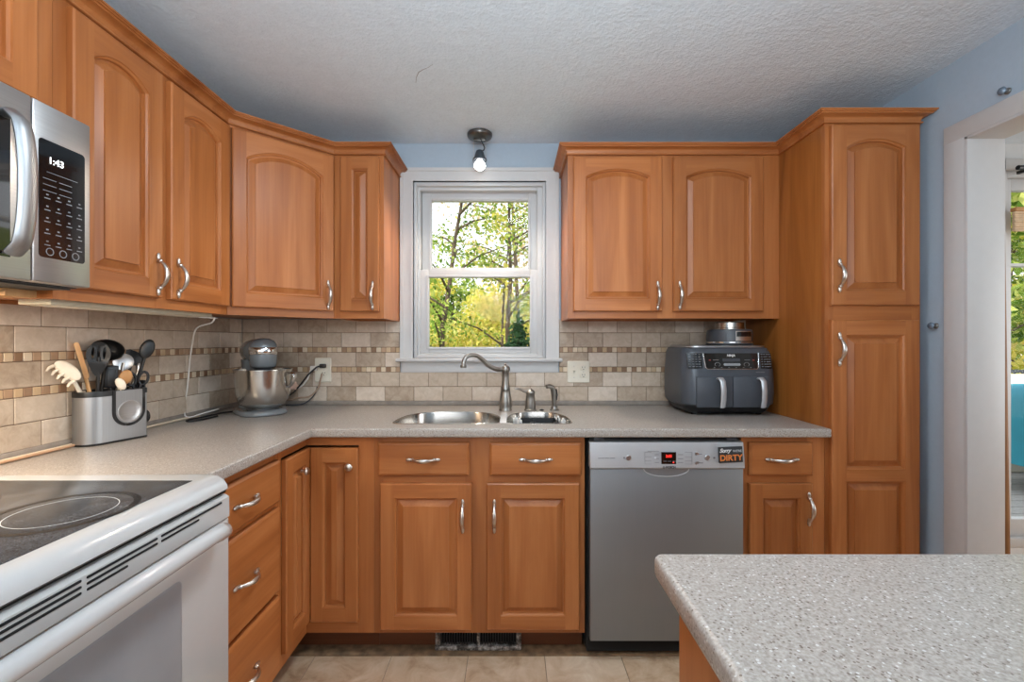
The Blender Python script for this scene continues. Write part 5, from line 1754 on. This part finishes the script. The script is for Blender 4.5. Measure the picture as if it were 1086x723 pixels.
def leaves(n, blobs, size, rs, up=0.35):
    """n leaf blades spread through ellipsoid clumps, as one mesh"""
    c = np.array([b[:3] for b in blobs]); rad = np.array([b[3:6] for b in blobs])
    wgt = rad.prod(axis=1) ** 0.67; wgt /= wgt.sum()
    idx = rs.choice(len(blobs), n, p=wgt)
    d = rs.normal(size=(n, 3)); d /= np.linalg.norm(d, axis=1)[:, None]
    rr = rs.random(n) ** 0.45
    p = c[idx] + d * rad[idx] * rr[:, None]
    nrm = rs.normal(size=(n, 3)); nrm[:, 2] += up; nrm /= np.linalg.norm(nrm, axis=1)[:, None]
    t = np.cross(nrm, rs.normal(size=(n, 3))); t /= np.linalg.norm(t, axis=1)[:, None]
    b = np.cross(nrm, t)
    s = size * (0.6 + 0.8 * rs.random(n))[:, None]
    v = np.stack([p - t * s, p + b * s * 0.55 + t * s * 0.1, p + t * s, p - b * s * 0.55 + t * s * 0.1], axis=1).reshape(-1, 3)
    f = np.arange(4 * n).reshape(-1, 4)
    return v, f


def tree(name, label, x, y, h, crown, n, size, mat, seed, trunk_r=0.09, lean=0.0, z0=-0.5, cat='tree', group=None, branches=9, low=0.25, fork=False):
    rs = np.random.RandomState(seed)
    r = thing(name, label, cat, (x, y, z0), 0, group)
    m = MB()
    top = Vector((lean, 0, h * 0.95))
    tp_ = [Vector((0, 0, -0.3))] + [Vector((lean * (k / 6) ** 1.3 + 0.04 * rs.randn(), 0.04 * rs.randn(), h * 0.95 * k / 6)) for k in range(1, 7)]
    m.tube(tp_, [trunk_r * (1 - 0.13 * k) for k in range(7)], 8)
    blobs = []
    for k in range(branches):
        f = low + (0.92 - low) * k / max(branches - 1, 1)
        base = tp_[min(int(f * 6) + 0, 5)].lerp(tp_[min(int(f * 6) + 1, 6)], f * 6 - int(f * 6))
        a = rs.rand() * 2 * PI
        L = crown * (0.55 + 0.5 * rs.rand()) * (1.15 - 0.6 * f)
        e = base + Vector((math.cos(a) * L, math.sin(a) * L, L * 0.45))
        m.tube([base, base.lerp(e, 0.5) + Vector((0, 0, 0.08 * L)), e], [trunk_r * 0.42, trunk_r * 0.26, trunk_r * 0.1], 6)
        q = crown * (0.34 + 0.22 * rs.rand())
        blobs.append((e.x, e.y, e.z, q, q, q * 0.62))
        mid = base.lerp(e, 0.55)
        blobs.append((mid.x, mid.y, mid.z, q * 0.8, q * 0.8, q * 0.45))
    blobs.append((top.x, top.y, top.z, crown * 0.45, crown * 0.45, crown * 0.4))
    m.build('trunk', BARK, r, smooth=60)
    v, f = leaves(n, blobs, size, rs)
    me = bpy.data.meshes.new('foliage')
    me.from_pydata(v.tolist(), [], f.tolist())
    me.materials.append(mat)
    o = bpy.data.objects.new('foliage', me); C.objects.link(o); o.parent = r
    return r


tree('maple_tree', 'slender leaning tree with green leaves left in the kitchen window', -1.62, 9.6, 6.2, 1.5, 3000, 0.046, LEAF_G, 11, 0.075, lean=0.75, branches=13)
tree('maple_tree', 'upright tree with yellow-green leaves right of centre in the kitchen window', -0.10, 10.4, 6.6, 1.5, 2400, 0.046, LEAF_G, 23, 0.07, lean=0.10, branches=13)
tree('maple_tree', 'second thin stem beside the upright tree, with yellow leaves', -0.40, 11.2, 5.2, 1.1, 1300, 0.055, LEAF_Y, 29, 0.045, lean=0.35, branches=9)
tree('autumn_tree', 'pale pinkish autumn tree high behind the window', 0.25, 14.5, 8.6, 2.4, 2600, 0.075, LEAF_P, 31, 0.09, lean=-0.3, branches=15, low=0.35)
tree('autumn_tree', 'yellow autumn tree far behind on the left of the window', -3.3, 15.5, 3.6, 2.0, 5200, 0.085, LEAF_Y, 37, 0.09, branches=12, low=0.06)
tree('autumn_tree', 'yellow-green tree far behind the middle of the window', -1.0, 18.5, 3.4, 2.2, 5600, 0.095, LEAF_Y, 41, 0.09, branches=12, low=0.05)
tree('autumn_tree', 'bright yellow tree at the right edge behind the window', 1.35, 15.5, 3.3, 1.7, 3600, 0.08, LEAF_Y, 43, 0.08, branches=12, low=0.08)
tree('background_tree', 'broad green tree farthest back behind the window', -3.2, 25, 4.6, 3.2, 6500, 0.14, LEAF_G, 47, 0.14, branches=14, low=0.05)
tree('background_tree', 'broad green tree farthest back right of the window middle', 1.9, 26, 4.6, 3.2, 6500, 0.14, LEAF_G, 53, 0.14, branches=14, low=0.05)


def conifer(x, y, h, rad, label, seed, z0=-0.4):
    rs = np.random.RandomState(seed)
    r = thing('conifer', label, 'tree', (x, y, z0))
    m = MB(); m.tube([(0, 0, -0.2), (0, 0, h)], [0.07, 0.01], 8); m.build('trunk', BARK, r, smooth=60)
    blobs = []
    for k in range(14):
        f = k / 13
        rr = rad * (1 - f) ** 0.8 + 0.05
        for j in range(5):
            a = 2 * PI * j / 5 + k
            blobs.append((rr * 0.55 * math.cos(a), rr * 0.55 * math.sin(a), h * (0.08 + 0.9 * f), rr * 0.5, rr * 0.5, 0.16))
    v, f = leaves(5200, blobs, 0.05, rs, 0.0)
    me = bpy.data.meshes.new('foliage'); me.from_pydata(v.tolist(), [], f.tolist()); me.materials.append(LEAF_D)
    o = bpy.data.objects.new('foliage', me); C.objects.link(o); o.parent = r


conifer(0.12, 8.6, 2.15, 0.62, 'small dark conifer low at the right of the kitchen window', 61)
conifer(-2.3, 12.0, 1.7, 0.8, 'low dark conifer at the left edge of the kitchen window', 67)
tree('deck_tree', 'green tree beyond the deck railing outside the glass door', 8.3, 8.0, 6.0, 2.2, 6000, 0.09, LEAF_G, 71, 0.1, branches=12, low=0.12)
tree('deck_tree', 'yellow-green tree behind the one at the deck railing', 11.5, 10.5, 6.5, 2.6, 6000, 0.11, LEAF_Y, 73, 0.1, branches=12, low=0.1)
tree('deck_tree', 'broad green tree far out past the deck', 17.0, 14.5, 8.0, 3.8, 7000, 0.14, LEAF_G, 79, 0.12, branches=14, low=0.1)
